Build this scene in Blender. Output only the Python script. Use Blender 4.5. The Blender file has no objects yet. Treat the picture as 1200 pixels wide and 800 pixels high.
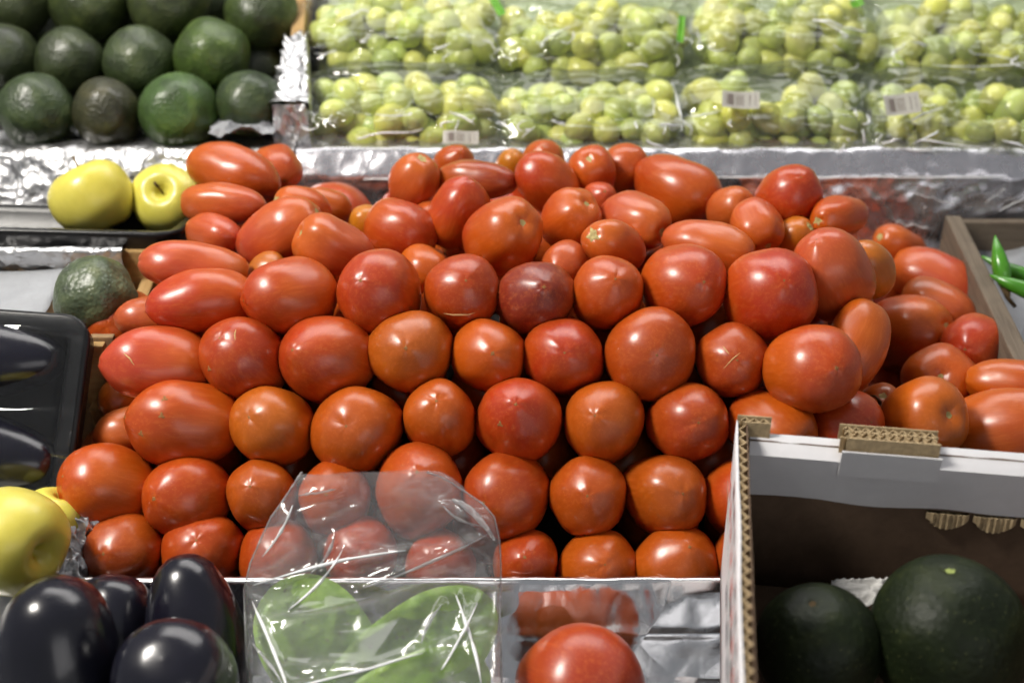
import bpy, bmesh, math, random
import numpy as np
from mathutils import Vector, Matrix, noise as mnoise

random.seed(7)
sc = bpy.context.scene
COL = sc.collection

# ------------------------------------------------------------------ camera
PITCH = math.radians(30.0)
CAM_Z = 1.40
FPX = 1500.0                       # focal length in pixels of a 1200 px wide frame (45 mm on 36 mm)
cam_d = bpy.data.cameras.new("camera")
cam = bpy.data.objects.new("camera", cam_d)
COL.objects.link(cam)
cam.location = (0, 0, CAM_Z)
cam.rotation_euler = (math.pi / 2 - PITCH, 0, 0)
cam_d.sensor_width = 36.0
cam_d.lens = 45.0
cam_d.clip_start = 0.05
cam_d.clip_end = 60
cam_d.dof.use_dof = True
cam_d.dof.focus_distance = 0.955
cam_d.dof.aperture_fstop = 4.5
sc.camera = cam

# ------------------------------------------------------------------ world and lamps
world = bpy.data.worlds.new("World")
sc.world = world
world.use_nodes = True
bg = world.node_tree.nodes["Background"]
bg.inputs[0].default_value = (0.92, 0.95, 1.0, 1)
bg.inputs[1].default_value = 0.22


def area(name, loc, aim, sx, sy, power, col):
    d = bpy.data.lights.new(name, 'AREA')
    d.shape = 'RECTANGLE'
    d.size, d.size_y = sx, sy
    d.energy = power
    d.color = col
    o = bpy.data.objects.new(name, d)
    COL.objects.link(o)
    o.location = loc
    v = Vector(aim) - Vector(loc)
    o.rotation_euler = v.to_track_quat('-Z', 'Y').to_euler()
    return o


AIM = (0.0, 0.88, 0.90)
area("lamp_over_stall", (-1.10, 0.61, 2.42), AIM, 0.44, 0.44, 42, (1.0, 0.95, 0.87))
area("lamp_row_behind", (0.10, 1.85, 2.35), (0, 1.15, 0.92), 2.0, 0.8, 22, (1.0, 0.98, 0.95))
area("aisle_daylight", (1.05, -1.35, 1.55), AIM, 1.3, 1.0, 5.5, (1.0, 0.97, 0.96))

sc.view_settings.view_transform = 'Standard'
sc.view_settings.look = 'None'
sc.view_settings.exposure = 0.0
sc.view_settings.gamma = 1.0
sc.view_settings.use_curve_mapping = False
sc.render.engine = 'CYCLES'
sc.cycles.max_bounces = 5
sc.cycles.diffuse_bounces = 3
sc.cycles.glossy_bounces = 3
sc.cycles.transparent_max_bounces = 14
sc.cycles.transmission_bounces = 6
sc.cycles.caustics_reflective = False
sc.cycles.caustics_refractive = False
sc.cycles.use_denoising = True
sc.cycles.use_adaptive_sampling = True
sc.cycles.adaptive_threshold = 0.05
sc.cycles.adaptive_min_samples = 12
sc.cycles.sample_clamp_indirect = 6.0

# ------------------------------------------------------------------ helpers
CR = Vector((1, 0, 0))
CU = Vector((0, math.sin(PITCH), math.cos(PITCH)))
CB = Vector((0, -math.cos(PITCH), math.sin(PITCH)))      # towards the viewer
CO = Vector((0, 0, CAM_Z))


def P(px, py, zc):
    """a place in the stall, zc metres out along the line of sight"""
    return CO + CR * ((px - 600) / FPX * zc) + CU * ((400 - py) / FPX * zc) - CB * zc


def mesh_data(name, verts, faces, mat=None, smooth=True, attr=None):
    me = bpy.data.meshes.new(name)
    me.from_pydata([tuple(v) for v in verts], [], faces)
    if smooth:
        me.polygons.foreach_set("use_smooth", [True] * len(me.polygons))
    if mat:
        me.materials.append(mat)
    if attr is not None:
        a = me.attributes.new("axis_t", 'FLOAT', 'POINT')
        a.data.foreach_set("value", attr)
    me.update()
    return me


def put(name, me, parent=None, mw=None):
    o = bpy.data.objects.new(name, me)
    COL.objects.link(o)
    if parent:
        o.parent = parent
    if mw is not None:
        o.matrix_basis = mw
    return o


def tag(o, label, cat, group=None):
    o["label"] = label
    o["category"] = cat
    if group:
        o["group"] = group
    return o


def struct(o):
    o["kind"] = "structure"
    return o


def empty(name, loc, rot=None):
    o = bpy.data.objects.new(name, None)
    COL.objects.link(o)
    m = Matrix.Translation(loc)
    if rot is not None:
        m = m @ rot.to_4x4()
    o.matrix_basis = m
    return o


def axis_rot(ax, roll=0.0):
    """rotation whose local Z is ax"""
    q = Vector(ax).normalized().to_track_quat('Z', 'Y')
    return q.to_matrix() @ Matrix.Rotation(roll, 3, 'Z')


def box_data(name, sx, sy, sz, mat, bevel=0.002, seg=2):
    bm = bmesh.new()
    bmesh.ops.create_cube(bm, size=1.0)
    bmesh.ops.scale(bm, vec=(sx, sy, sz), verts=bm.verts)
    if bevel > 0:
        bmesh.ops.bevel(bm, geom=list(bm.edges), offset=bevel, segments=seg, profile=0.6, affect='EDGES')
    me = bpy.data.meshes.new(name)
    bm.to_mesh(me)
    bm.free()
    if mat:
        me.materials.append(mat)
    return me


def beam(name, a, b, thick, height, mat, parent=None, bevel=0.002):
    """a board whose top edge runs from a to b"""
    a, b = Vector(a), Vector(b)
    d = b - a
    L = d.length
    x = d.normalized()
    y = Vector((0, 0, 1)).cross(x).normalized()
    z = x.cross(y)
    m = Matrix((x, y, z)).transposed().to_4x4()
    m.translation = (a + b) / 2 - z * height / 2
    return put(name, box_data(name, L, thick, height, mat, bevel), parent, m)


def sheet_data(name, fn, nu, nv, mat, smooth=True, thick=0.0):
    vs, fs = [], []
    for j in range(nv + 1):
        for i in range(nu + 1):
            vs.append(fn(i / nu, j / nv))
    for j in range(nv):
        for i in range(nu):
            a = j * (nu + 1) + i
            fs.append((a, a + 1, a + nu + 2, a + nu + 1))
    me = mesh_data(name, vs, fs, mat, smooth)
    if thick:
        bm = bmesh.new()
        bm.from_mesh(me)
        bmesh.ops.solidify(bm, geom=list(bm.faces), thickness=thick)
        bm.to_mesh(me)
        bm.free()
        me.polygons.foreach_set("use_smooth", [smooth] * len(me.polygons))
    return me


def lathe(profile, seg=32, fn=None):
    """profile: (r, z) pairs from one pole to the other (both r = 0)"""
    vs, fs = [], []
    n = len(profile)
    vs.append((0, 0, profile[0][1]))
    for k in range(1, n - 1):
        r, z = profile[k]
        for i in range(seg):
            a = 2 * math.pi * i / seg
            vs.append((r * math.cos(a), r * math.sin(a), z))
    vs.append((0, 0, profile[-1][1]))
    for i in range(seg):
        fs.append((0, 1 + (i + 1) % seg, 1 + i))
    for k in range(n - 3):
        for i in range(seg):
            a = 1 + k * seg + i
            b = 1 + k * seg + (i + 1) % seg
            fs.append((a, b, b + seg, a + seg))
    last = len(vs) - 1
    o = 1 + (n - 3) * seg
    for i in range(seg):
        fs.append((o + i, o + (i + 1) % seg, last))
    if fn:
        vs = [fn(*v) for v in vs]
    return vs, fs


def tube(points, radii, seg=10):
    pts = [Vector(p) for p in points]
    vs, fs = [], []
    n = len(pts)
    ref = Vector((0.3, 0.5, 0.8)).normalized()
    for k in range(n):
        d = (pts[min(k + 1, n - 1)] - pts[max(k - 1, 0)]).normalized()
        a = d.cross(ref).normalized()
        b = d.cross(a)
        for i in range(seg):
            t = 2 * math.pi * i / seg
            vs.append(pts[k] + (a * math.cos(t) + b * math.sin(t)) * radii[k])
    for k in range(n - 1):
        for i in range(seg):
            j = (i + 1) % seg
            fs.append((k * seg + i, k * seg + j, (k + 1) * seg + j, (k + 1) * seg + i))
    fs.append(tuple(range(seg - 1, -1, -1)))
    fs.append(tuple((n - 1) * seg + i for i in range(seg)))
    return vs, fs


def nz(x, y, z, s=1.0):
    return mnoise.noise(Vector((x, y, z)) * s)


def ridged(x, y, z, s):
    return 1.0 - 2.0 * abs(mnoise.noise(Vector((x, y, z)) * s))


# ------------------------------------------------------------------ materials
def new_mat(name):
    m = bpy.data.materials.new(name)
    m.use_nodes = True
    nt = m.node_tree
    return m, nt, nt.nodes["Principled BSDF"], nt.nodes["Material Output"]


def N(nt, typ, **kw):
    n = nt.nodes.new(typ)
    for k, v in kw.items():
        if k.startswith("i_"):
            n.inputs[k[2:].replace("_", " ")].default_value = v
        else:
            setattr(n, k, v)
    return n


def ramp(nt, stops):
    n = nt.nodes.new("ShaderNodeValToRGB")
    e = n.color_ramp.elements
    while len(e) < len(stops):
        e.new(0.5)
    for k, (p, c) in enumerate(stops):
        e[k].position = p
        e[k].color = (*c, 1)
    return n


def tex_noise(nt, scale, detail=3, rough=0.5, dist=0.0, vec=None, w=None):
    n = nt.nodes.new("ShaderNodeTexNoise")
    n.inputs["Scale"].default_value = scale
    n.inputs["Detail"].default_value = detail
    n.inputs["Roughness"].default_value = rough
    n.inputs["Distortion"].default_value = dist
    if w is not None:
        n.noise_dimensions = '4D'
        nt.links.new(w, n.inputs["W"])
    if vec is not None:
        nt.links.new(vec, n.inputs["Vector"])
    return n


def mixrgb(nt, fac, a, b, blend='MIX'):
    n = nt.nodes.new("ShaderNodeMix")
    n.data_type = 'RGBA'
    n.blend_type = blend
    for sock, val in ((n.inputs[0], fac), (n.inputs[6], a), (n.inputs[7], b)):
        if hasattr(val, "is_linked") or hasattr(val, "links"):
            nt.links.new(val, sock)
        elif isinstance(val, (int, float)):
            sock.default_value = val
        else:
            sock.default_value = (*val, 1)
    return n.outputs[2]


def math_n(nt, op, a, b=None, clamp=False):
    n = nt.nodes.new("ShaderNodeMath")
    n.operation = op
    n.use_clamp = clamp
    for sock, val in ((n.inputs[0], a), (n.inputs[1], b)):
        if val is None:
            continue
        if isinstance(val, (int, float)):
            sock.default_value = val
        else:
            nt.links.new(val, sock)
    return n.outputs[0]


def bump(nt, height, strength, dist, normal=None):
    n = nt.nodes.new("ShaderNodeBump")
    n.inputs["Strength"].default_value = strength
    n.inputs["Distance"].default_value = dist
    nt.links.new(height, n.inputs["Height"])
    if normal is not None:
        nt.links.new(normal, n.inputs["Normal"])
    return n.outputs["Normal"]


def tomato_material():
    m, nt, b, out = new_mat("tomato_skin")
    tc = N(nt, "ShaderNodeTexCoord").outputs["Object"]
    oi = N(nt, "ShaderNodeObjectInfo")
    rnd = math_n(nt, 'MULTIPLY', oi.outputs["Random"], 37.0)
    at = N(nt, "ShaderNodeAttribute", attribute_name="axis_t").outputs["Fac"]
    # large blotches of ripeness plus a shift to orange towards the shoulders
    n1 = tex_noise(nt, 22, 2, 0.5, 0.3, tc, rnd).outputs["Fac"]
    f = math_n(nt, 'MULTIPLY_ADD', at, -0.48)
    nt.nodes[-1].inputs[2].default_value = 0.22
    f = math_n(nt, 'ADD', f, math_n(nt, 'MULTIPLY', math_n(nt, 'SUBTRACT', n1, 0.5), 1.8))
    f = math_n(nt, 'ADD', f, 0.26, True)
    orange = mixrgb(nt, 0.65, oi.outputs["Color"], (0.54, 0.125, 0.004))
    c = mixrgb(nt, f, oi.outputs["Color"], orange)
    # fine streaks from shoulder to tip, pale pores
    mp = N(nt, "ShaderNodeMapping")
    mp.inputs["Scale"].default_value = (1, 1, 0.12)
    nt.links.new(tc, mp.inputs["Vector"])
    st = tex_noise(nt, 420, 3, 0.6, 0, mp.outputs[0], rnd).outputs["Fac"]
    c = mixrgb(nt, math_n(nt, 'MULTIPLY', math_n(nt, 'SUBTRACT', st, 0.48, True), 0.9), c, (0.75, 0.22, 0.05))
    sp = N(nt, "ShaderNodeTexVoronoi", feature='F1')
    sp.inputs["Scale"].default_value = 480
    nt.links.new(tc, sp.inputs["Vector"])
    dots = math_n(nt, 'LESS_THAN', sp.outputs["Distance"], 0.12)
    c = mixrgb(nt, math_n(nt, 'MULTIPLY', dots, 0.28), c, (0.80, 0.36, 0.12))
    # a few dull scuffs
    sc1 = tex_noise(nt, 60, 4, 0.65, 1.2, tc, rnd).outputs["Fac"]
    scf = math_n(nt, 'GREATER_THAN', sc1, 0.74)
    c = mixrgb(nt, math_n(nt, 'MULTIPLY', scf, 0.35), c, (0.30, 0.11, 0.04))
    nt.links.new(c, b.inputs["Base Color"])
    ro = tex_noise(nt, 55, 4, 0.6, 0.5, tc, rnd).outputs["Fac"]
    rr = math_n(nt, 'MULTIPLY_ADD', ro, 0.22)
    nt.nodes[-1].inputs[2].default_value = 0.23
    nt.links.new(rr, b.inputs["Roughness"])
    b.inputs["Specular IOR Level"].default_value = 0.55
    b.inputs["Coat Weight"].default_value = 0.25
    b.inputs["Coat Roughness"].default_value = 0.20
    h = tex_noise(nt, 30, 2, 0.5, 0, tc, rnd).outputs["Fac"]
    nrm = bump(nt, h, 0.30, 0.004)
    h2 = tex_noise(nt, 900, 2, 0.5, 0, tc, rnd).outputs["Fac"]
    nrm = bump(nt, h2, 0.05, 0.0006, nrm)
    nt.links.new(nrm, b.inputs["Normal"])
    return m


def fruit_material(name, c1, c2, c3, scale=30, rough=0.35, bumps=(), sss=0.0, coat=0.0, spec=0.5, speck=None, objcol=False):
    m, nt, b, out = new_mat(name)
    tc = N(nt, "ShaderNodeTexCoord").outputs["Object"]
    oi = N(nt, "ShaderNodeObjectInfo")
    rnd = math_n(nt, 'MULTIPLY', oi.outputs["Random"], 51.0)
    n1 = tex_noise(nt, scale, 4, 0.6, 0.4, tc, rnd).outputs["Fac"]
    r = ramp(nt, [(0.30, c1), (0.52, c2), (0.75, c3)])
    nt.links.new(n1, r.inputs[0])
    c = r.outputs[0]
    if objcol:
        c = mixrgb(nt, 1.0, c, oi.outputs["Color"], 'MULTIPLY')
    if speck:
        v = N(nt, "ShaderNodeTexVoronoi", feature='F1')
        v.inputs["Scale"].default_value = speck[0]
        nt.links.new(tc, v.inputs["Vector"])
        d = math_n(nt, 'LESS_THAN', v.outputs["Distance"], speck[1])
        c = mixrgb(nt, math_n(nt, 'MULTIPLY', d, speck[2]), c, speck[3])
    nt.links.new(c, b.inputs["Base Color"])
    b.inputs["Roughness"].default_value = rough
    b.inputs["Specular IOR Level"].default_value = spec
    if sss:
        b.inputs["Subsurface Weight"].default_value = sss
        b.inputs["Subsurface Radius"].default_value = (0.006, 0.006, 0.002)
        b.inputs["Subsurface Scale"].default_value = 1.0
    b.inputs["Coat Weight"].default_value = coat
    b.inputs["Coat Roughness"].default_value = 0.12
    nrm = None
    for kind, s, st, d in bumps:
        if kind == 'v':
            v = N(nt, "ShaderNodeTexVoronoi", feature='SMOOTH_F1')
            v.inputs["Scale"].default_value = s
            nt.links.new(tc, v.inputs["Vector"])
            h = math_n(nt, 'MULTIPLY', v.outputs["Distance"], -1.0)
        else:
            h = tex_noise(nt, s, 3, 0.55, 0.2, tc, rnd).outputs["Fac"]
        nrm = bump(nt, h, st, d, nrm)
    if nrm is not None:
        nt.links.new(nrm, b.inputs["Normal"])
    return m


def foil_material(name, crinkle=0.6, fine=0.3, rough=0.16, tint=(0.84, 0.85, 0.87), s1=34, s2=120, metal=1.0):
    m, nt, b, out = new_mat(name)
    tc = N(nt, "ShaderNodeTexCoord").outputs["Object"]
    b.inputs["Metallic"].default_value = metal
    b.inputs["Base Color"].default_value = (*tint, 1)
    ro = tex_noise(nt, 70, 4, 0.6, 0.5, tc).outputs["Fac"]
    rr = math_n(nt, 'MULTIPLY_ADD', ro, 0.20)
    nt.nodes[-1].inputs[2].default_value = rough - 0.06
    nt.links.new(rr, b.inputs["Roughness"])
    wv = tex_noise(nt, 18, 2, 0.5, 0, tc)
    off = N(nt, "ShaderNodeVectorMath", operation='MULTIPLY_ADD')
    nt.links.new(wv.outputs["Color"], off.inputs[0])
    off.inputs[1].default_value = (0.03, 0.03, 0.03)
    nt.links.new(tc, off.inputs[2])
    v1 = N(nt, "ShaderNodeTexVoronoi", feature='F1')
    v1.inputs["Scale"].default_value = s1
    nt.links.new(off.outputs[0], v1.inputs["Vector"])
    v2 = N(nt, "ShaderNodeTexVoronoi", feature='F1')
    v2.inputs["Scale"].default_value = s2
    nt.links.new(off.outputs[0], v2.inputs["Vector"])
    nrm = bump(nt, v1.outputs["Distance"], crinkle, 0.012)
    nrm = bump(nt, v2.outputs["Distance"], fine, 0.004, nrm)
    n3 = tex_noise(nt, 300, 3, 0.6, 0.6, tc).outputs["Fac"]
    nrm = bump(nt, n3, fine * 0.6, 0.0012, nrm)
    nt.links.new(nrm, b.inputs["Normal"])
    return m


def film_material(name, haze=0.08, gloss=0.5, rough=0.07, s1=26, st=0.7, tint=(0.97, 0.98, 0.98)):
    m, nt, b, out = new_mat(name)
    nt.nodes.remove(b)
    tc = N(nt, "ShaderNodeTexCoord").outputs["Object"]
    oi = N(nt, "ShaderNodeObjectInfo")
    rnd = math_n(nt, 'MULTIPLY', oi.outputs["Random"], 23.0)
    mp = N(nt, "ShaderNodeMapping")
    mp.inputs["Scale"].default_value = (0.45, 1.5, 1.5)
    mp.inputs["Rotation"].default_value = (0.2, 0.25, 0.15)
    nt.links.new(tc, mp.inputs["Vector"])
    tc = mp.outputs[0]
    a1 = tex_noise(nt, s1, 2, 0.5, 1.2, tc, rnd).outputs["Fac"]
    ridge = math_n(nt, 'ABSOLUTE', math_n(nt, 'SUBTRACT', a1, 0.5))
    ridge = math_n(nt, 'POWER', math_n(nt, 'SUBTRACT', 1.0, math_n(nt, 'MULTIPLY', ridge, 2.0)), 22.0)
    nrm = bump(nt, ridge, st, 0.006)
    a2 = tex_noise(nt, s1 * 2.3, 2, 0.5, 0.8, tc, rnd).outputs["Fac"]
    nrm = bump(nt, a2, st * 0.5, 0.003, nrm)
    tr = N(nt, "ShaderNodeBsdfTransparent")
    tr.inputs[0].default_value = (*tint, 1)
    gl = N(nt, "ShaderNodeBsdfGlossy")
    gl.inputs["Roughness"].default_value = rough
    nt.links.new(nrm, gl.inputs["Normal"])
    df = N(nt, "ShaderNodeBsdfDiffuse")
    df.inputs[0].default_value = (0.85, 0.86, 0.88, 1)
    tl = N(nt, "ShaderNodeBsdfTranslucent")
    tl.inputs[0].default_value = (0.85, 0.86, 0.88, 1)
    dm = N(nt, "ShaderNodeMixShader")
    dm.inputs[0].default_value = 0.4
    nt.links.new(df.outputs[0], dm.inputs[1])
    nt.links.new(tl.outputs[0], dm.inputs[2])
    fr = N(nt, "ShaderNodeFresnel")
    fr.inputs["IOR"].default_value = 1.5
    nt.links.new(nrm, fr.inputs["Normal"])
    gf = math_n(nt, 'MULTIPLY_ADD', fr.outputs[0], gloss)
    nt.nodes[-1].inputs[2].default_value = 0.03
    gf = math_n(nt, 'MINIMUM', gf, 0.7)
    hz = math_n(nt, 'MULTIPLY_ADD', ridge, haze)
    nt.nodes[-1].inputs[2].default_value = haze * 0.6
    m1 = N(nt, "ShaderNodeMixShader")
    nt.links.new(hz, m1.inputs[0])
    nt.links.new(tr.outputs[0], m1.inputs[1])
    nt.links.new(dm.outputs[0], m1.inputs[2])
    m2 = N(nt, "ShaderNodeMixShader")
    nt.links.new(gf, m2.inputs[0])
    nt.links.new(m1.outputs[0], m2.inputs[1])
    nt.links.new(gl.outputs[0], m2.inputs[2])
    nt.links.new(m2.outputs[0], out.inputs[0])
    return m


def wood_material(name, c1, c2, rough=0.75, axis='Y'):
    m, nt, b, out = new_mat(name)
    tc = N(nt, "ShaderNodeTexCoord").outputs["Object"]
    mp = N(nt, "ShaderNodeMapping")
    mp.inputs["Scale"].default_value = (0.06, 1, 1)
    nt.links.new(tc, mp.inputs["Vector"])
    n1 = tex_noise(nt, 160, 5, 0.65, 0.8, mp.outputs[0]).outputs["Fac"]
    r = ramp(nt, [(0.3, c1), (0.7, c2)])
    nt.links.new(n1, r.inputs[0])
    n2 = tex_noise(nt, 30, 4, 0.6, 0.5, tc).outputs["Fac"]
    c = mixrgb(nt, math_n(nt, 'MULTIPLY', math_n(nt, 'SUBTRACT', n2, 0.5, True), 2.0), r.outputs[0], tuple(x * 0.35 for x in c1))
    nt.links.new(c, b.inputs["Base Color"])
    b.inputs["Roughness"].default_value = rough
    nt.links.new(bump(nt, n1, 0.5, 0.001), b.inputs["Normal"])
    return m


def plain_material(name, col, rough=0.6, var=0.12, scale=60, bst=0.2, bd=0.001, spec=0.4, metallic=0.0):
    m, nt, b, out = new_mat(name)
    tc = N(nt, "ShaderNodeTexCoord").outputs["Object"]
    n1 = tex_noise(nt, scale, 5, 0.65, 0.3, tc).outputs["Fac"]
    r = ramp(nt, [(0.3, tuple(max(0, c * (1 - var)) for c in col)), (0.7, tuple(min(1, c * (1 + var)) for c in col))])
    nt.links.new(n1, r.inputs[0])
    nt.links.new(r.outputs[0], b.inputs["Base Color"])
    b.inputs["Roughness"].default_value = rough
    b.inputs["Specular IOR Level"].default_value = spec
    b.inputs["Metallic"].default_value = metallic
    if bst:
        nt.links.new(bump(nt, n1, bst, bd), b.inputs["Normal"])
    return m


def label_material():
    m, nt, b, out = new_mat("printed_barcode")
    tc = N(nt, "ShaderNodeTexCoord").outputs["Generated"]
    sx = N(nt, "ShaderNodeSeparateXYZ")
    nt.links.new(tc, sx.inputs[0])
    q = math_n(nt, 'FLOOR', math_n(nt, 'MULTIPLY', sx.outputs[0], 34.0))
    wn = N(nt, "ShaderNodeTexWhiteNoise", noise_dimensions='1D')
    nt.links.new(q, wn.inputs["W"])
    bar = math_n(nt, 'GREATER_THAN', wn.outputs["Value"], 0.5)
    inx = math_n(nt, 'LESS_THAN', math_n(nt, 'ABSOLUTE', math_n(nt, 'SUBTRACT', sx.outputs[0], 0.5)), 0.40)
    iny = math_n(nt, 'LESS_THAN', math_n(nt, 'ABSOLUTE', math_n(nt, 'SUBTRACT', sx.outputs[1], 0.5)), 0.32)
    f = math_n(nt, 'MULTIPLY', bar, math_n(nt, 'MULTIPLY', inx, iny))
    c = mixrgb(nt, f, (0.46, 0.45, 0.40), (0.20, 0.17, 0.15))
    nt.links.new(c, b.inputs["Base Color"])
    b.inputs["Roughness"].default_value = 0.35
    return m


M = {}
M['tomato'] = tomato_material()
M['scar'] = plain_material("corky_stem_scar", (0.42, 0.34, 0.14), 0.8, 0.35, 500, 0.5, 0.001)
M['tip'] = plain_material("blossom_scar", (0.30, 0.13, 0.04), 0.8, 0.3, 600, 0.3)
M['crack'] = plain_material("healed_split", (0.55, 0.33, 0.14), 0.8, 0.3, 600, 0.3)
M['avocado'] = fruit_material("avocado_skin", (0.018, 0.023, 0.011), (0.038, 0.052, 0.019), (0.085, 0.100, 0.035), 45, 0.42,
                              (('v', 330, 0.42, 0.0018), ('n', 60, 0.35, 0.003)), coat=0.12, speck=(420, 0.16, 0.5, (0.16, 0.18, 0.07)), objcol=True)
M['apple'] = fruit_material("yellow_apple_skin", (0.62, 0.54, 0.07), (0.72, 0.63, 0.11), (0.80, 0.71, 0.20), 18, 0.33,
                            (('n', 40, 0.15, 0.002),), sss=0.12, coat=0.15, speck=(380, 0.09, 0.5, (0.40, 0.30, 0.06)), objcol=True)
M['stem'] = plain_material("dry_stem", (0.12, 0.075, 0.03), 0.85, 0.4, 400, 0.4)
M['grape'] = fruit_material("green_grape_skin", (0.52, 0.58, 0.15), (0.65, 0.69, 0.20), (0.73, 0.74, 0.27), 60, 0.30,
                            (('n', 220, 0.08, 0.001),), sss=0.35, coat=0.1, objcol=True)
M['eggplant'] = fruit_material("eggplant_skin", (0.004, 0.004, 0.008), (0.006, 0.006, 0.012), (0.008, 0.007, 0.016), 14, 0.25,
                               (('n', 16, 0.25, 0.006), ('n', 160, 0.05, 0.001)), coat=0.25, spec=0.6)
M['nopal'] = fruit_material("cactus_paddle_skin", (0.20, 0.38, 0.04), (0.29, 0.48, 0.07), (0.40, 0.57, 0.13), 55, 0.45,
                            (('v', 90, 0.6, 0.006), ('n', 140, 0.35, 0.003)), sss=0.1)
M['areole'] = plain_material("areole", (0.30, 0.36, 0.10), 0.8, 0.3, 400, 0.2)
M['chili'] = fruit_material("green_chili_skin", (0.05, 0.20, 0.012), (0.07, 0.27, 0.02), (0.10, 0.33, 0.03), 40, 0.25, (('n', 60, 0.15, 0.002),), coat=0.3)
M['mango'] = fruit_material("dark_green_rind", (0.005, 0.008, 0.003), (0.010, 0.016, 0.005), (0.028, 0.036, 0.010), 34, 0.50,
                            (('n', 50, 0.35, 0.004), ('v', 260, 0.30, 0.0016)), speck=(230, 0.15, 0.6, (0.075, 0.085, 0.03)), spec=0.25)
M['foil'] = foil_material("aluminium_foil", 0.45, 0.40, 0.36, (0.68, 0.68, 0.69))
M['foil_lip'] = foil_material("smooth_aluminium_foil", 0.28, 0.10, 0.16, (0.90, 0.90, 0.91), 18, 52, 1.0)
M['foil_riser'] = foil_material("film_wrapped_foil", 0.36, 0.18, 0.22, (0.66, 0.65, 0.69), 22, 70, 0.85)
M['film_grape'] = film_material("clear_grape_bag_film", 0.030, 0.46, 0.08, 12, 0.28)
M['film_bag'] = film_material("clear_plastic_bag_film", 0.17, 0.65, 0.10, 11, 0.42)
M['film_seam'] = film_material('bag_seam_film', 0.50, 0.8, 0.15, 20, 0.3)
M['film_fold'] = plain_material('bright_film_fold', (0.88, 0.89, 0.90), 0.18, 0.05, 60, 0.2, 0.001, 0.7)  # opaque glossy white, paints the specular glare streaks on the film
M['film_tray'] = film_material("cling_film", 0.02, 0.6, 0.05, 9, 0.3)
M['black_plastic'] = plain_material("black_plastic", (0.010, 0.010, 0.011), 0.32, 0.3, 40, 0.15, 0.002, 0.35)
M['wood'] = wood_material("weathered_grey_wood", (0.10, 0.075, 0.052), (0.20, 0.155, 0.11))
M['wood_warm'] = wood_material("pine_board", (0.38, 0.22, 0.075), (0.52, 0.34, 0.14))
M['card'] = plain_material("brown_cardboard", (0.36, 0.235, 0.125), 0.85, 0.15, 90, 0.25)
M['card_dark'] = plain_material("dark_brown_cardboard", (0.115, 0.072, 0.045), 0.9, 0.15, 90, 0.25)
M['card_edge'] = plain_material("corrugated_paper", (0.44, 0.33, 0.19), 0.9, 0.25, 220, 0.3)
M['card_white'] = plain_material("white_board", (0.74, 0.73, 0.75), 0.55, 0.04, 40, 0.08)
M['print_green'] = plain_material("green_print", (0.10, 0.30, 0.23), 0.6, 0.2, 200, 0)
M['print_red'] = plain_material("red_print", (0.55, 0.10, 0.08), 0.6, 0.2, 200, 0)
M['print_black'] = plain_material("dark_blue_print", (0.03, 0.03, 0.06), 0.6, 0.2, 200, 0)
M['paper'] = plain_material("grey_paper", (0.33, 0.34, 0.36), 0.8, 0.10, 25, 0.4, 0.006)
M['tissue'] = plain_material("white_tissue", (0.75, 0.74, 0.72), 0.9, 0.08, 40, 0.4, 0.004)
M['liner'] = plain_material('pale_green_liner', (0.34, 0.40, 0.22), 0.7, 0.15, 30, 0.3)
M['dark'] = plain_material("dark_lining", (0.022, 0.020, 0.018), 0.7, 0.3, 30, 0.2)
M['barcode'] = label_material()
M['leafprint'] = plain_material("bright_green_print", (0.14, 0.40, 0.03), 0.5, 0.2, 100, 0)

Z = CAM_Z
LIP_Y, LIP_Z = 0.703, Z - 0.606
DECK_Z = Z - 0.671
RISER_Y, RISER_Z = 1.225, Z - 0.483

# ------------------------------------------------------------------ the stall itself
# lower shelf, foil covered
def lower_fn(u, v):
    x = -0.95 + 1.9 * u
    y = 0.20 + (LIP_Y + 0.002 - 0.20) * v
    return (x, y, DECK_Z + 0.003 * nz(x, y, 0.3, 9) + 0.0015 * ridged(x, y, 1, 30))
struct(put("lower_shelf", sheet_data("lower_shelf", lower_fn, 150, 50, M['foil_lip'])))
# floor of the tomato tray and of the compartments beside it
struct(put("middle_shelf", box_data("middle_shelf", 1.9, RISER_Y - LIP_Y - 0.03, 0.02, M['dark'], 0.001), None,
           Matrix.Translation((0, (RISER_Y + LIP_Y) / 2, Z - 0.662))))
def slope_fn(u, v):
    x = -0.27 + 0.50 * u
    if v < 0.5:
        return (x, 0.80 + 0.44 * v, Z - 0.655 + 0.24 * v)
    return (x, 1.02 + 0.28 * (v - 0.5), Z - 0.535)
struct(put("tray_insert", sheet_data("tray_insert", slope_fn, 4, 8, M['dark'], False)))  # unseen dark sheet added so the gaps between tomatoes read as deep shade
# front lip wrapped in foil
def lip_fn(u, v):
    x = -0.335 + 0.95 * u
    h = DECK_Z - 0.01
    H = LIP_Z - h
    # climbs the front, rolls over the top, goes down behind
    s = v * (H + 0.012 + 0.05)
    wob = 0.0016 * nz(x, s, 2.0, 22) + 0.0009 * ridged(x * 1.5, s * 0.6, 5.0, 30)
    top = 0.0012 * nz(x, 0, 7, 25)
    if s < H:
        k = max(0.0, 1 - abs(s - 0.042) / 0.004)
        return (x, LIP_Y - 0.030 * (1 - s / H) - wob * 1.6 - 0.0012 * k, h + s + top * (s / H))
    if s < H + 0.012:
        t = (s - H) / 0.012 * math.pi
        return (x, LIP_Y + 0.004 - 0.004 * math.cos(t), LIP_Z + 0.003 * math.sin(t) + top)
    return (x, LIP_Y + 0.008 + wob, LIP_Z - (s - H - 0.012) + top)
o = put("foil_front_lip", sheet_data("foil_front_lip", lip_fn, 240, 60, M['foil_lip']))
tag(o, "smooth silver foil lip along the front of the tomato tray", "tray lip")

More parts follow.
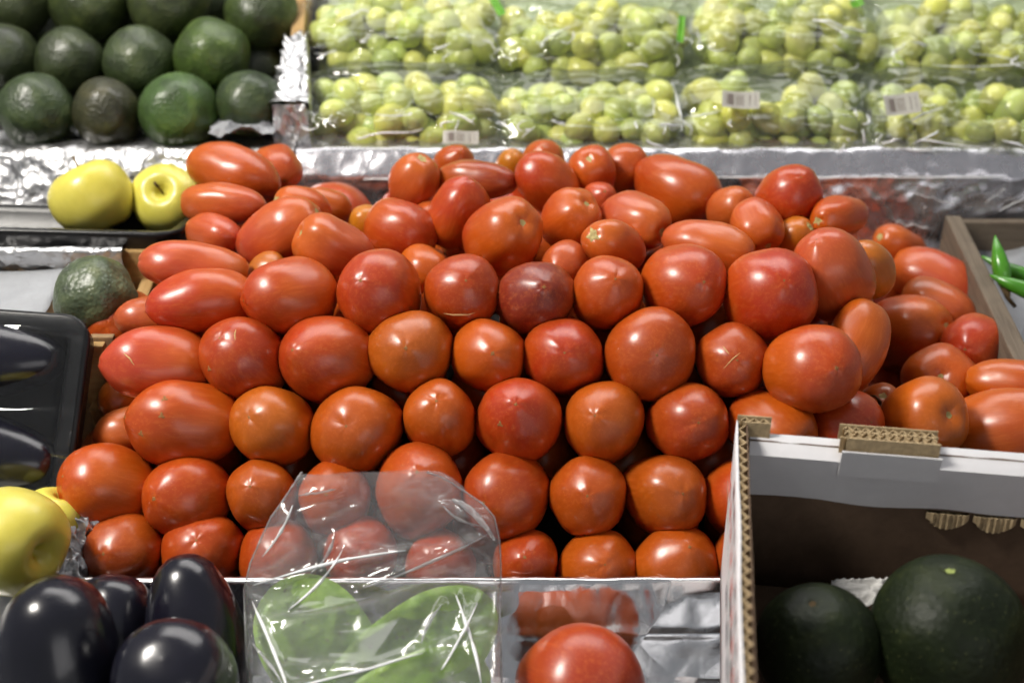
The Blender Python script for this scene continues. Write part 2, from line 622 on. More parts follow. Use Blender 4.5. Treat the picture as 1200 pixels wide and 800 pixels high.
# back riser: crinkled foil at the left, film over foil at the right
def riser_fn(x0, x1, amp, seed, lean, zb=Z - 0.66):
    def fn(u, v):
        x = x0 + (x1 - x0) * u
        top = RISER_Z + 0.0025 * nz(x, seed, 0, 20)
        H = top - zb
        s = v * (H + 0.055)
        w = amp * (0.55 * nz(x, s, seed, 16) + 0.45 * ridged(x, s, seed, 30) + 0.30 * ridged(x, s, seed, 70))
        if lean and s < H:
            return (x, RISER_Y - lean * (1 - s / H) - w * 0.8, zb + s)
        lipw = 0.026
        if s < H - lipw * 0.8:
            k = max(0.0, 1 - abs(s - H + lipw * 0.8) / 0.004)
            return (x, RISER_Y - lipw * 0.6 - w * 0.7 - 0.001 * k, zb + s)
        if s < H:
            f = (s - H + lipw * 0.8) / (lipw * 0.8)
            return (x, RISER_Y - lipw * 0.6 * (1 - f) - w * 0.6, zb + s)
        t = min(1.0, (s - H) / 0.01)
        return (x, RISER_Y + (s - H) - w * 0.3 * (1 - t), top + 0.0015 * math.sin(t * math.pi) + w * 0.35 * t)
    return fn
o = put("foil_riser", sheet_data("foil_riser", riser_fn(-0.95, -0.222, 0.009, 1.7, 0.11), 220, 60, M['foil']))
tag(o, "crinkled silver foil panel behind the two yellow apples", "foil panel")
o = put("foil_riser", sheet_data("foil_riser", riser_fn(-0.220, 0.95, 0.006, 4.2, 0.0), 300, 60, M['foil_riser']))
tag(o, "film covered silver panel below the grape bags reflecting red", "foil panel")
# white tubes painting the glare along the cling film creases of that panel
riser_right = o
kr = random.Random(8)
CR_L = [((0.075, 0.0), (0.50, 0.001)), ((0.53, 0.0), (0.80, 0.0)), ((-0.15, -0.002), (0.02, 0.0))]
for (xa, za), (xb, zb_) in CR_L:
    pts = [(xa + (xb - xa) * k / 16, RISER_Y - 0.0215, RISER_Z - 0.0205 + za + 0.0012 * nz(k * 0.5, xa, 3)) for k in range(17)]
    vs, fs = tube(pts, [0.0006 + 0.0013 * abs(nz(k * 0.7, xa, 1)) for k in range(17)], 6)
    put("film_crease", mesh_data("film_crease", vs, fs, M['film_fold']), riser_right)
for k in range(16):
    xa = kr.choice([kr.uniform(0.22, 0.62), kr.uniform(-0.2, 0.62)])
    za = kr.uniform(-0.075, -0.028)
    dx, dz = kr.uniform(-0.05, 0.06), kr.uniform(-0.03, 0.03)
    pts = [(xa + dx * t / 10 + 0.004 * nz(t * 0.6, k, 0), RISER_Y - 0.0215, min(RISER_Z - 0.021, RISER_Z + za + dz * t / 10 + 0.004 * nz(t * 0.5, k, 5))) for t in range(11)]
    w0 = kr.uniform(0.0008, 0.0020)
    vs, fs = tube(pts, [0.0001 + w0 * (0.3 + abs(nz(t * 0.8, k, 2))) for t in range(11)], 6)
    put("film_crease", mesh_data("film_crease", vs, fs, M['film_fold']), riser_right)
# thin wooden strip at the foot of the right riser
beam_o = beam("riser_strip", (-0.22, 1.205, Z - 0.580), (0.95, 1.205, Z - 0.580), 0.012, 0.03, M['foil_riser'])
tag(beam_o, "narrow foil covered strip at the foot of the back panel", "strip")
# sloping upper shelf
SLOPE = math.atan2(0.22, 0.55)
struct(put("upper_shelf", box_data("upper_shelf", 1.9, 0.60, 0.012, M['dark'], 0.001), None,
           Matrix.Translation((0, 1.235 + 0.3 * math.cos(SLOPE), Z - 0.520 + 0.3 * math.sin(SLOPE))) @ Matrix.Rotation(SLOPE, 4, 'X')))

def liner_fn(u, v):
    x = -0.215 + 1.15 * u
    s_ = 0.58 * v
    return (x, 1.238 + s_ * math.cos(SLOPE), Z - 0.5105 + s_ * math.sin(SLOPE) + 0.002 * nz(x, s_, 1, 20))
struct(put("shelf_liner", sheet_data("shelf_liner", liner_fn, 60, 30, M['liner'])))  # pale sheet added to lighten the black gaps between bags like green haze
# divider between avocados and grapes
dv = empty("shelf_divider", (P(340, 165, 1.31)))
tag(dv, "wooden divider with foil wrapped front between avocados and grapes", "divider")
A0, A1 = P(341, 118, 1.315), P(357, -60, 1.50)
bo = beam("board", A0, A1, 0.014, 0.085, M['wood_warm'])
bo.parent = dv
bo.matrix_parent_inverse = dv.matrix_basis.inverted()
def wrap_fn(u, v):
    # U-shaped foil sleeve round the board, open below
    d = (A1 - A0).normalized()
    c = A0 + d * (-0.012 + 0.115 * v * (1 + 0.25 * nz(u * 3, 0, 9, 2)))
    half = 0.009 + 0.008 * (1 - v)
    t = u * 2 - 1
    hgt = 0.006
    if abs(t) < 0.34:
        x, z = t / 0.34 * half, hgt * (1 - (t / 0.34) ** 2 * 0.3)
    else:
        x, z = math.copysign(half + 0.004 * (abs(t) - 0.34), t), hgt * 0.7 - (abs(t) - 0.34) / 0.66 * (0.085 if v > 0.02 else 0.09)
    w = 0.0035 * ridged(u * 2.2, v * 2, 3, 4) + 0.002 * nz(u * 9, v * 9, 1)
    q = c + Vector((x + w * (1 if t > 0 else -1), -w, z + w))
    return dv.matrix_basis.inverted() @ q
put("foil_sleeve", sheet_data("foil_sleeve", wrap_fn, 60, 40, M['foil']), dv)
# front end of the divider closed with foil
def cap_fn(u, v):
    q = A0 + (A0 - A1).normalized() * 0.013 + Vector(((u - 0.5) * 0.034 * (1 + 0.2 * (1 - v)), 0, 0.006 - 0.075 * (1 - v)))
    w = 0.006 * ridged(u, v, 2, 3) + 0.003 * nz(u, v, 4, 9)
    return dv.matrix_basis.inverted() @ (q + Vector((0, -w, 0)))
put("foil_end", sheet_data("foil_end", cap_fn, 24, 36, M['foil']), dv)

# side planks of the tomato tray
pk = empty("tray_side", P(1150, 330, 1.17))
tag(pk, "weathered grey wooden plank at the right side of the tomato tray", "plank")
def child_beam(par, name, a, b, th, h, mat, bev=0.002):
    o = beam(name, a, b, th, h, mat, None, bev)
    o.parent = par
    o.matrix_parent_inverse = par.matrix_basis.inverted()
    return o
child_beam(pk, "plank", P(1117, 252, 1.285), P(1224, 470, 0.99), 0.016, 0.085, M['wood'])
pl = empty("tray_side", P(150, 330, 1.10))
tag(pl, "pale pine board at the left side of the tomato tray", "plank")
child_beam(pl, "plank", P(176, 320, 1.16), P(112, 480, 1.03), 0.012, 0.10, M['wood_warm'])
# foil tucked over the front left corner
def corner_fn(u, v):
    a, b = P(100, 600, 0.935), P(66, 676, 0.916)
    q = a.lerp(b, u)
    q = q + Vector((0.028 * (v - 0.2), 0.0, -0.055 * v * v + 0.004))
    w = 0.004 * ridged(u, v, 3, 5) + 0.002 * nz(u, v, 8, 14)
    return q + Vector((w, -w * 0.5, w))
o = put("foil_corner", sheet_data("foil_corner", corner_fn, 50, 24, M['foil']))
tag(o, "crumpled foil lining the left front corner of the tomato tray", "foil")

# ------------------------------------------------------------------ tomatoes
RED = (0.43, 0.038, 0.010)
COLS = {'r': (0.42, 0.036, 0.008), 'o': (0.45, 0.066, 0.006), 'd': (0.24, 0.020, 0.014), 'p': (0.47, 0.066, 0.030),  # p: pinkish haze and soft sheen painted into the skin colour
        'y': (0.48, 0.145, 0.012), 'm': (0.43, 0.048, 0.006)}


def tomato_mesh(W, L, rng, point=0.04, dent=0.05):
    """lying along local Z, blossom end at +Z; sizes in metres"""
    seg, rings = 40, 30
    pe = rng.uniform(2.15, 2.6)
    asym = rng.uniform(-0.10, 0.06)
    nl = rng.choice([3, 3, 4, 5])
    la = rng.uniform(0.008, 0.036)
    ph = rng.uniform(0, 6.28)
    bend = rng.uniform(-0.05, 0.05)
    sq = rng.uniform(0.96, 1.05)
    off = Vector((rng.uniform(0, 50), rng.uniform(0, 50), rng.uniform(0, 50)))
    vs, tt = [], []
    R = W / 2
    for k in range(rings + 1):
        th = math.pi * (k / rings)
        t = -math.cos(th)
        rad = (max(0.0, 1 - abs(t) ** pe)) ** (1 / 2.1)
        rad *= 1 + asym * t
        if k in (0, rings):
            rad = 0.0
        for i in range(seg if k not in (0, rings) else 1):
            a = 2 * math.pi * i / seg
            q = Vector((math.cos(a) * sq, math.sin(a) / sq, t * L / W))
            n = mnoise.noise(q * 0.9 + off) * 0.085 + mnoise.noise(q * 1.9 + off) * 0.022
            rr = R * rad * (1 + la * math.cos(nl * a + ph) * (0.9 - 0.5 * t) + n)
            x, y = rr * math.cos(a) * sq, rr * math.sin(a) / sq
            z = t * L / 2 * (1 + 0.3 * n)
            g = rr / W
            if t < 0:
                z += W * dent * math.exp(-(g / 0.15) ** 2) + W * 0.03 * math.exp(-(g / 0.05) ** 2)
            else:
                z += W * point * math.exp(-(g / 0.17) ** 2) - W * 0.014 * math.exp(-(g / 0.03) ** 2)
            x += bend * W * (t * t)
            vs.append((x, y, z))
            tt.append(t)
    fs = []
    for i in range(seg):
        fs.append((0, 1 + (i + 1) % seg, 1 + i))
    for k in range(rings - 2):
        for i in range(seg):
            p = 1 + k * seg + i
            q = 1 + k * seg + (i + 1) % seg
            fs.append((p, q, q + seg, p + seg))
    last = len(vs) - 1
    o = 1 + (rings - 2) * seg
    for i in range(seg):
        fs.append((o + i, o + (i + 1) % seg, last))
    return vs, fs, tt, bend


def star_disc(name, r, h, pts, mat, seg=20):
    vs = [(0, 0, h * 0.3)]
    for ring, (q, z) in enumerate(((0.35, h), (0.7, h * 0.75), (1.0, -h * 0.6))):
        for i in range(seg):
            a = 2 * math.pi * i / seg
            s = 1 + 0.35 * math.cos(pts * a) * q + 0.12 * math.sin(3 * a + 1)
            vs.append((r * q * s * math.cos(a), r * q * s * math.sin(a), z))
    fs = [(0, 1 + i, 1 + (i + 1) % seg) for i in range(seg)]
    for k in range(2):
        for i in range(seg):
            p, q = 1 + k * seg + i, 1 + k * seg + (i + 1) % seg
            fs.append((p, p + seg, q + seg, q))
    return mesh_data(name, vs, fs, mat)


SCAR = star_disc("stem_scar", 0.0068, 0.0012, 5, M['scar'])
TIP = star_disc("blossom_scar", 0.0016, 0.0003, 4, M['tip'], 12)

DEPTH = [(0, 1.26), (160, 1.235), (200, 1.18), (240, 1.12), (270, 1.08), (300, 1.04), (340, 1.003), (415, 0.985),
         (490, 0.97), (577, 0.957), (650, 0.951), (720, 0.94)]


def depth_at(px, py):
    d = float(np.interp(py, [p for p, _ in DEPTH], [q for _, q in DEPTH]))
    d += 0.085 * min(1, max(0, (px - 985) / 130.0))
    return d


ORD = ["first", "second", "third", "fourth", "fifth", "sixth", "seventh", "eighth", "ninth", "tenth"]
T = []      # cx, cy, W, L, dx, dy, end facing, colour, depth shift, label


def row(lst, where):
    for i, e in enumerate(lst):
        T.append(tuple(e) + (f"{ORD[i]} plum tomato from the left in the {where}",))


row([(147, 645, 92, 104, -8, 8, 'b', 'r', 0), (238, 648, 92, 108, 2, 26, 'b', 'm', 0), (326, 655, 90, 104, 0, 12, 'b', 'm', 0),
     (423, 646, 82, 100, 5, 10, 'b', 'r', 0), (515, 660, 78, 92, -6, 12, 'b', 'r', 0), (616, 660, 78, 92, 0, 16, 'b', 'm', 0),
     (700, 668, 92, 100, 6, 14, 'b', 'o', 0), (790, 665, 95, 102, 10, 28, 'b', 'o', 0), (880, 655, 88, 104, 0, 10, 'b', 'r', 0)],
    "bottom row against the foil lip")
row([(128, 570, 95, 118, -40, 16, 'b', 'm', 0.0), (221, 582, 94, 108, -22, 2, 'b', 'm', 0), (310, 583, 82, 106, -6, 18, 'b', 'o', 0),
     (393, 584, 84, 104, -2, 14, 'b', 'm', 0), (491, 574, 103, 116, 2, 26, 'b', 'r', -0.004), (594, 580, 98, 112, -25, -4, 'b', 'r', 0),
     (690, 581, 89, 106, -6, 5, 'b', 'm', 0), (781, 578, 92, 110, 14, 8, 'b', 'm', 0), (870, 584, 88, 104, 8, 6, 'b', 'm', 0)],
    "second row up from the foil lip")
row([(217, 498, 100, 128, -56, 8, 'b', 'r', 0.0), (321, 499, 90, 108, -20, 14, 'b', 'o', 0), (419, 503, 100, 114, -7, 10, 'b', 'm', 0),
     (514, 490, 83, 104, 0, 22, 'b', 'm', 0), (609, 491, 98, 116, 0, 18, 'b', 'r', -0.003), (707, 494, 92, 108, -12, 10, 'b', 'm', 0),
     (807, 495, 92, 106, 4, 2, 'b', 'r', 0), (903, 503, 84, 112, 34, -14, 's', 'm', 0)],
    "third row up from the foil lip")
row([(187, 426, 84, 122, -56, 4, 'b', 'p', 0.0), (285, 421, 94, 108, -20, 24, 'b', 'r', 0), (383, 419, 103, 116, -26, 12, 'b', 'r', 0),
     (480, 413, 95, 108, 0, 5, 'b', 'o', 0), (573, 417, 84, 102, 2, 5, 'b', 'o', 0), (660, 418, 90, 104, -4, 6, 'b', 'r', 0),
     (762, 415, 105, 116, 5, -3, 'b', 'o', -0.003), (858, 422, 85, 100, -3, 5, 'b', 'r', 0), (952, 432, 102, 114, 11, 4, 'b', 'm', -0.03)],
    "fourth row up from the foil lip")
row([(237, 352, 72, 126, -60, -6, 'b', 'r', 0.0), (341, 347, 86, 112, -46, -8, 'b', 'm', -0.004), (445, 343, 95, 108, -13, 11, 'b', 'r', 0),
     (542, 343, 85, 98, 8, 12, 'b', 'm', 0), (627, 350, 87, 100, 6, 10, 'b', 'd', 0), (711, 344, 81, 100, 5, 14, 'b', 'm', 0),
     (801, 335, 96, 110, 12, 3, 'b', 'r', 0), (902, 345, 107, 116, 6, 12, 'b', 'r', -0.006)],
    "fifth row up from the foil lip")
T += [
 # left flank
 (160, 504, 56, 92, -40, -8, 'b', 'p', 0.035, "small tomato wedged left below the large third row tomato"),
 (154, 462, 54, 80, -26, -14, 'b', 'o', 0.035, "orange tomato showing under the leftmost fourth row tomato"),
 (180, 371, 50, 84, -40, -4, 'b', 'p', 0.03, "slim pink red tomato pointing left below the dark green avocado"),
 (229, 313, 58, 124, -60, 6, 'b', 'p', 0.0, "long dusky tomato lying left beside the pine board"),
 (327, 274, 66, 110, 50, 24, 's', 'p', 0.0, "long tomato rising to the right in the left upper pile"),
 (392, 293, 70, 98, -40, 18, 's', 'p', 0.0, "ribbed tomato with pale streaks left of the pile centre"),
 (251, 275, 48, 74, 30, -8, 'b', 'p', 0.012, "small shiny tomato between two long ones in the left pile"),
 (314, 322, 48, 60, 10, 8, 'b', 'y', 0.045, "yellow orange tomato peeking between the left rows"),
 (261, 240, 50, 104, 52, -4, 'b', 'p', 0.0, "horizontal tomato second from the top of the left heap"),
 (272, 203, 66, 116, 54, -18, 'b', 'm', 0.0, "big ribbed tomato topping the left heap beside the yellow apple"),
 (324, 200, 55, 66, 14, -16, 'b', 'm', 0.05, "tomato behind the big ribbed one on top of the left heap"),
 (354, 242, 44, 66, -30, 6, 's', 'm', 0.0, "small tomato in front of the foil wrapped divider end"),
 (382, 242, 42, 62, -26, 8, 's', 'o', 0.04, "orange tomato half hidden by the small one below the divider"),
 # middle of the top
 (468, 271, 72, 88, 34, -18, 'b', 'r', 0.0, "round dark red tomato left of centre in the upper pile"),
 (590, 277, 84, 102, 26, 12, 's', 'r', -0.01, "large smooth red tomato in the centre of the upper pile"),
 (496, 316, 56, 70, 10, -10, 'b', 'o', 0.045, "pale orange tomato between the third and fourth fifth row tomatoes"),
 (588, 326, 52, 64, 0, -10, 'b', 'y', 0.05, "orange sliver tomato below the large smooth red one"),
 (664, 309, 54, 66, -12, -6, 'b', 'p', 0.02, "small tomato behind the dark one of the fifth row"),
 (722, 290, 56, 98, -28, 12, 's', 'p', 0.0, "pointed tomato with pale stem scar facing left in the upper pile"),
 (830, 290, 60, 108, 50, -14, 's', 'p', 0.0, "oblong tomato lying above the seventh tomato of the fifth row"),
 (886, 265, 58, 70, 8, -26, 's', 'p', 0.0, "pinkish tomato right of the oblong one in the upper pile"),
 (926, 281, 48, 64, 20, 14, 's', 'y', 0.035, "yellow orange tomato behind the largest fifth row tomato"),
 (538, 250, 70, 86, 14, 34, 'b', 'r', 0.0, "egg shaped red tomato standing up left of the large smooth one"),
 (432, 264, 42, 54, -10, 10, 'b', 'y', 0.04, "orange tomato edge behind the round dark red one"),
 (668, 258, 66, 78, 20, 18, 's', 'r', 0.0, "tomato showing its stem scar right of the large smooth one"),
 (745, 259, 66, 94, 32, -14, 's', 'p', 0.0, "tomato with a pale split stem end pointing right downwards"),
 (856, 245, 50, 62, 16, 6, 's', 'p', 0.02, "light red tomato squeezed beside the big top tomato"),
 (502, 258, 40, 56, -8, -10, 'b', 'p', 0.05, "little tomato in the gap behind the egg shaped one"),
 (701, 236, 42, 56, 6, 8, 'b', 'p', 0.03, "pink tomato glimpsed below the upright stem scar tomato"),
 (486, 213, 58, 68, 13, 23, 's', 'p', 0.0, "upright tomato with yellowish top at the left of the back row"),
 (558, 211, 46, 96, 48, -4, 'b', 'd', 0.0, "dark red tomato lying sideways in the back row"),
 (643, 216, 62, 88, -26, 24, 'b', 'r', 0.0, "dark pear shaped tomato in the middle of the back row"),
 (693, 202, 56, 64, -5, 13, 's', 'r', 0.0, "red tomato standing with pale stem scar upward in the back row"),
 (730, 200, 54, 64, 18, 18, 'b', 'o', 0.03, "orange brown tomato right of the upright one in the back row"),
 (792, 222, 74, 108, 40, -26, 's', 'm', -0.01, "big orange red tomato with stem scar crowning the back row"),
 (532, 196, 46, 58, 6, 14, 'b', 'o', 0.05, "orange tomato top behind the dark sideways one"),
 (636, 193, 50, 60, 0, 16, 'b', 'o', 0.05, "orange tomato behind the pear shaped one in the back row"),
 (600, 196, 36, 50, 0, 12, 'b', 'y', 0.06, "yellow orange tomato farthest back in the middle"),
 # right side
 (925, 232, 73, 84, 6, 16, 'b', 'r', -0.01, "round red tomato alone before the film covered panel"),
 (984, 254, 48, 94, -34, -8, 's', 'r', 0.0, "dark red tomato lying with stem scar left near the back panel"),
 (974, 321, 88, 116, -28, 34, 'b', 'p', -0.02, "large pinkish red tomato leaning left at the right of the pile"),
 (1019, 314, 54, 76, -14, 26, 'b', 'y', 0.0, "yellow orange tomato tucked behind the large pinkish one"),
 (1053, 290, 46, 76, -30, 10, 's', 'p', 0.02, "faded tomato at the back right corner of the tray"),
 (1098, 330, 64, 116, 46, -26, 'b', 'p', 0.0, "long tomato sloping down along the grey plank"),
 (1100, 358, 56, 88, 34, -18, 'b', 'p', -0.02, "tomato sloping parallel below the long one by the plank"),
 (1141, 405, 72, 84, -24, -4, 'b', 'r', -0.03, "round tomato touching the grey plank at the right"),
 (1063, 389, 84, 106, 32, 10, 's', 'm', 0.0, "tomato with a deep round dimple at its right end"),
 (1004, 405, 68, 116, -22, -50, 'b', 'm', 0.0, "tall smooth tomato standing upright right of the fourth row"),
 (1100, 449, 85, 106, -14, 12, 's', 'r', -0.04, "flattened red tomato with greenish stem scar above the white box"),
 (1190, 450, 56, 112, 50, -4, 'b', 'm', -0.035, "orange red tomato lying sideways cut by the right picture edge"),
 (1176, 502, 92, 134, 56, 10, 'b', 'm', -0.05, "large tomato behind the white box at the right picture edge"),
 (1082, 491, 90, 104, 20, 10, 's', 'o', -0.05, "orange tomato behind the middle tab of the white box"),
 (988, 497, 82, 92, 18, 6, 'b', 'r', -0.005, "glossy red tomato just behind the white rim of the box"),
 (1031, 478, 52, 66, -4, 16, 's', 'm', 0.02, "small tomato with a dry stem between two behind the box"),
]
FILL = []
for j, py in enumerate((615, 535, 455, 380)):
    for i in range(9):
        FILL.append((140 + 98 * i + (0 if j % 2 else 44), py))
for j, py in enumerate((325, 285, 248, 215)):
    for i in range(8):
        FILL.append((250 + 98 * i + (0 if j % 2 else 44), py + 8))
FILL += [(1010, 440), (1060, 430), (1130, 450), (1150, 480), (1020, 350), (1050, 330), (1120, 390), (1000, 285), (960, 290), (1160, 470)]
KEEP = {2, 3, 4, 6, 7, 9, 10, 11, 12, 13, 14, 15, 16, 19, 20, 21, 22, 23, 24, 25, 26, 27, 28, 29, 30, 31, 32, 33, 34, 35, 37, 38, 39, 40, 41, 43, 47, 48, 49, 52, 53, 54, 55, 68, 69, 70, 71, 72, 73, 74, 75, 76, 77}


class Tom:
    pass


toms = []
for k, (cx, cy, W, L, dx, dy, end, col, dd, lab) in enumerate(T):
    t = Tom()
    t.px, t.py, t.W, t.L, t.end, t.col, t.lab, t.fill = cx, cy, W, L, end, col, lab, False
    t.zc = depth_at(cx, cy) + dd
    t.grid = 'plum tomato from the left' in lab
    h = L / 2.0
    ax, ay = dx / h, dy / h
    m = math.hypot(ax, ay)
    if m > 0.97:
        ax, ay = ax / m * 0.97, ay / m * 0.97
        m = 0.97
    t.ax = (CR * ax + CU * ay + CB * math.sqrt(1 - m * m)).normalized()
    toms.append(t)
frng = random.Random(3)
for k, (px, py) in enumerate(FILL):
    t = Tom()
    t.grid = False
    t.px, t.py, t.W, t.L, t.end, t.col, t.fill = px, py, 84, 100, 'b', frng.choice('rrmo'), True
    t.zc = depth_at(px, py) + 0.062
    t.lab = "red tomato deep inside the pile glimpsed through gaps between nearer ones"
    t.ax = Vector((frng.uniform(-0.5, 0.5), -0.8, frng.uniform(-0.4, 0.4))).normalized()
    t.fid = k
    toms.append(t)
nT = len(toms)
# let them settle: push the farther one of a touching pair back along its line of sight
S = np.linspace(-1, 1, 5)
for it in range(70):
    cen = np.array([P(t.px, t.py, t.zc) for t in toms])
    rad = np.array([t.W / 2 / FPX * t.zc for t in toms])
    hl = np.array([(t.L - t.W) / 2 / FPX * t.zc for t in toms])
    axs = np.array([t.ax for t in toms])
    pts = cen[:, None, :] + axs[:, None, :] * (hl[:, None] * S[None, :])[:, :, None]
    moved = 0
    for i in range(nT):
        d = np.linalg.norm(cen - cen[i], axis=1)
        for j in np.nonzero(d < 0.11)[0]:
            if j <= i:
                continue
            dm = np.linalg.norm(pts[i][:, None] - pts[j][None], axis=2).min()
            ov = (rad[i] + rad[j]) * 0.94 - dm
            if ov > 0.0008:
                a, b = toms[i], toms[j]
                if a.grid and b.grid:
                    continue
                if a.fill and not b.fill:
                    far = a
                elif b.fill and not a.fill:
                    far = b
                elif a.grid != b.grid:
                    far = b if a.grid else a
                else:
                    far = a if a.zc > b.zc else b
                far.zc += min(0.004, ov * 0.5)
                moved += 1
    if not moved:
        break

ROWS = ["bottom", "second", "third", "fourth", "fifth"]
grid = []
for k, e in enumerate(T):
    for r_, key in enumerate(("bottom row", "second row up", "third row up", "fourth row up", "fifth row up")):
        if " plum tomato from the left in the " + key in e[-1]:
            grid.append((e[0], e[1], e[-1].split()[0], ROWS[r_]))
used_labels = set()
for t in toms:
    if t.fill and (KEEP is None or t.fid in KEEP):
        if t.py < 330 or t.px > 990:
            cand = sorted((abs(q.px - t.px) + abs(q.py - t.py), q.lab) for q in toms if not q.fill and (q.py < 330 or q.px > 990))
            opts = ["dim tomato underneath the " + c[1].split(" in the ")[0].split(" at the ")[0] for c in cand[:3]]
        else:
            cand = sorted((math.hypot(g[0] - t.px, g[1] - t.py), g) for g in grid)
            opts = []
            for _, g in cand[:4]:
                dx_, dy_ = t.px - g[0], t.py - g[1]
                rel = ("right" if dx_ > 0 else "left") if abs(dx_) > abs(dy_) else ("below" if dy_ > 0 else "above")
                rel = {"right": "right of", "left": "left of"}.get(rel, rel)
                opts.append(f"dim tomato in the gap {rel} the {g[2]} tomato of the {g[3]} row")
        for q in opts:
            if q not in used_labels:
                break
        used_labels.add(q)
        t.lab = " ".join(q.split()[:16])
rng = random.Random(11)
for k, t in enumerate(toms):
    if t.fill and KEEP is not None and t.fid not in KEEP:
        continue
    s = t.zc / FPX
    W, L = t.W * s * 1.035, t.L * s * 1.03
    vs, fs, tt, bend = tomato_mesh(W, L, rng, rng.choice([0.0, 0.02, 0.03, 0.05, 0.07]), rng.uniform(0.03, 0.08))
    me = mesh_data("tomato", vs, fs, M['tomato'], True, tt)
    o = put("tomato", me)
    ax = t.ax if t.end == 'b' else -t.ax
    mw = axis_rot(ax, rng.uniform(0, 6.28)).to_4x4()
    mw.translation = P(t.px, t.py, t.zc)
    o.matrix_basis = mw
    c = COLS[t.col]
    j = rng.uniform(-0.08, 0.12)
    g = rng.uniform(0.8, 1.35) * (1.28 if t.py > 440 and t.px < 960 else 1.0)
    o.color = (c[0] * (1 + j) * 0.93, c[1] * g * 0.92, c[2] * 0.7, 1)
    tag(o, t.lab, "tomato", "tomatoes inside the pile" if t.fill else "plum tomatoes heaped in the tray")
    if t.fill:
        o["fid"] = t.fid
        continue
    zs = np.array(vs)
    if t.end == 's':
        q = zs[0]
        put("stem_scar", SCAR, o, Matrix.Translation((q[0], q[1], q[2] - 0.0004)) @ Matrix.Rotation(math.pi, 4, 'X') @ Matrix.Scale(rng.uniform(0.7, 1.1), 4))
    else:
        q = zs[-1]
        put("blossom_scar", TIP, o, Matrix.Translation((q[0], q[1], q[2])) @ Matrix.Scale(rng.uniform(0.6, 1.3), 4))

from mathutils.bvhtree import BVHTree
def hits(o, pxs):
    me = o.data
    mw = o.matrix_basis
    inv = mw.inverted()
    bv = BVHTree.FromPolygons([v.co for v in me.vertices], [p.vertices for p in me.polygons])
    out = []
    for px, py in pxs:
        d = inv.to_3x3() @ (P(px, py, 1.0) - CO).normalized()
        loc, n, i_, d_ = bv.ray_cast(inv @ CO, d)
        if loc:
            out.append((loc, n))
    return out
def by_label(part):
    return [q for q in COL.objects if q.get("label", "").startswith(part)][0]
def scratch(o, pxs, r0, mat, name="split"):
    # densify the path, keep it on the skin
    pp = []
    for (x0, y0), (x1, y1) in zip(pxs, pxs[1:]):
        for k in range(6):
            pp.append((x0 + (x1 - x0) * k / 6, y0 + (y1 - y0) * k / 6 + 0.8 * nz(x0 + k, y0, 2)))
    h = hits(o, pp)
    if len(h) < 3:
        return
    n = len(h) - 1
    vs, fs = tube([l - nn * r0 * 0.35 for l, nn in h], [r0 * (0.15 + 0.85 * math.sin(math.pi * k / n)) for k in range(n + 1)], 6)
    put(name, mesh_data(name, vs, fs, M['crack']), o)
F5, F4, F3 = "in the fifth row up", "in the fourth row up", "in the third row up"
def tom_at(i, row_):
    return [q for q in COL.objects if q.get("label", "").startswith(ORD[i] + " plum") and row_ in q["label"]][0]
scratch(tom_at(3, F5), [(514, 366), (530, 369), (548, 369), (564, 364)], 0.0010, M['crack'])
scratch(tom_at(7, F4), [(846, 404), (858, 419)], 0.0006, M['crack'], "scratch")
scratch(tom_at(7, F4), [(846, 434), (858, 421), (874, 408)], 0.0006, M['crack'], "scratch")
scratch(tom_at(1, F4), [(277, 384), (275, 392), (276, 402)], 0.0008, M['crack'], "scratch")
scratch(tom_at(0, F4), [(143, 412), (152, 420), (160, 432)], 0.0008, M['crack'], "scratch")
PIT = star_disc("pit", 0.0021, 0.0002, 3, M['tip'], 12)
for tm, spots in ((tom_at(0, F3), [(193, 467), (189, 487), (165, 508)]), (tom_at(1, F4), [(245, 432)]), (tom_at(4, F3), [(586, 497)])):
    for l, nn in hits(tm, spots):
        m_ = axis_rot(nn).to_4x4()
        m_.translation = l + nn * 0.00005
        put("pit", PIT, tm, m_)
ds = by_label("small tomato with a dry stem")
h = hits(ds, [(1031, 472)])
if h:
    l, nn = h[0]
    vs, fs = tube([l, l + nn * 0.006 + Vector((0.001, 0, 0)), l + nn * 0.011 + Vector((0.004, 0.001, 0.002)), l + nn * 0.013 + Vector((0.007, 0.001, 0.006))], [0.0016, 0.0010, 0.0008, 0.0012], 7)
    put("dry_stem", mesh_data("dry_stem", vs, fs, M['stem']), ds)

# the single tomato on the lower shelf
vs, fs, tt, bend = tomato_mesh(0.086, 0.088, random.Random(5), 0.0, 0.03)
o = put("tomato", mesh_data("tomato", vs, fs, M['tomato'], True, tt))
mw = axis_rot(CR * 0.42 + CU * 0.10 + CB * 0.9, 0.4).to_4x4()
mw.translation = P(683, 806, 0.865)
o.matrix_basis = mw
o.color = (0.37, 0.040, 0.012, 1)
tag(o, "large round tomato alone in front of the foil lip", "tomato")
put("blossom_scar", TIP, o, Matrix.Translation(vs[-1]) @ Matrix.Diagonal((3.4, 1.2, 1.5, 1)))


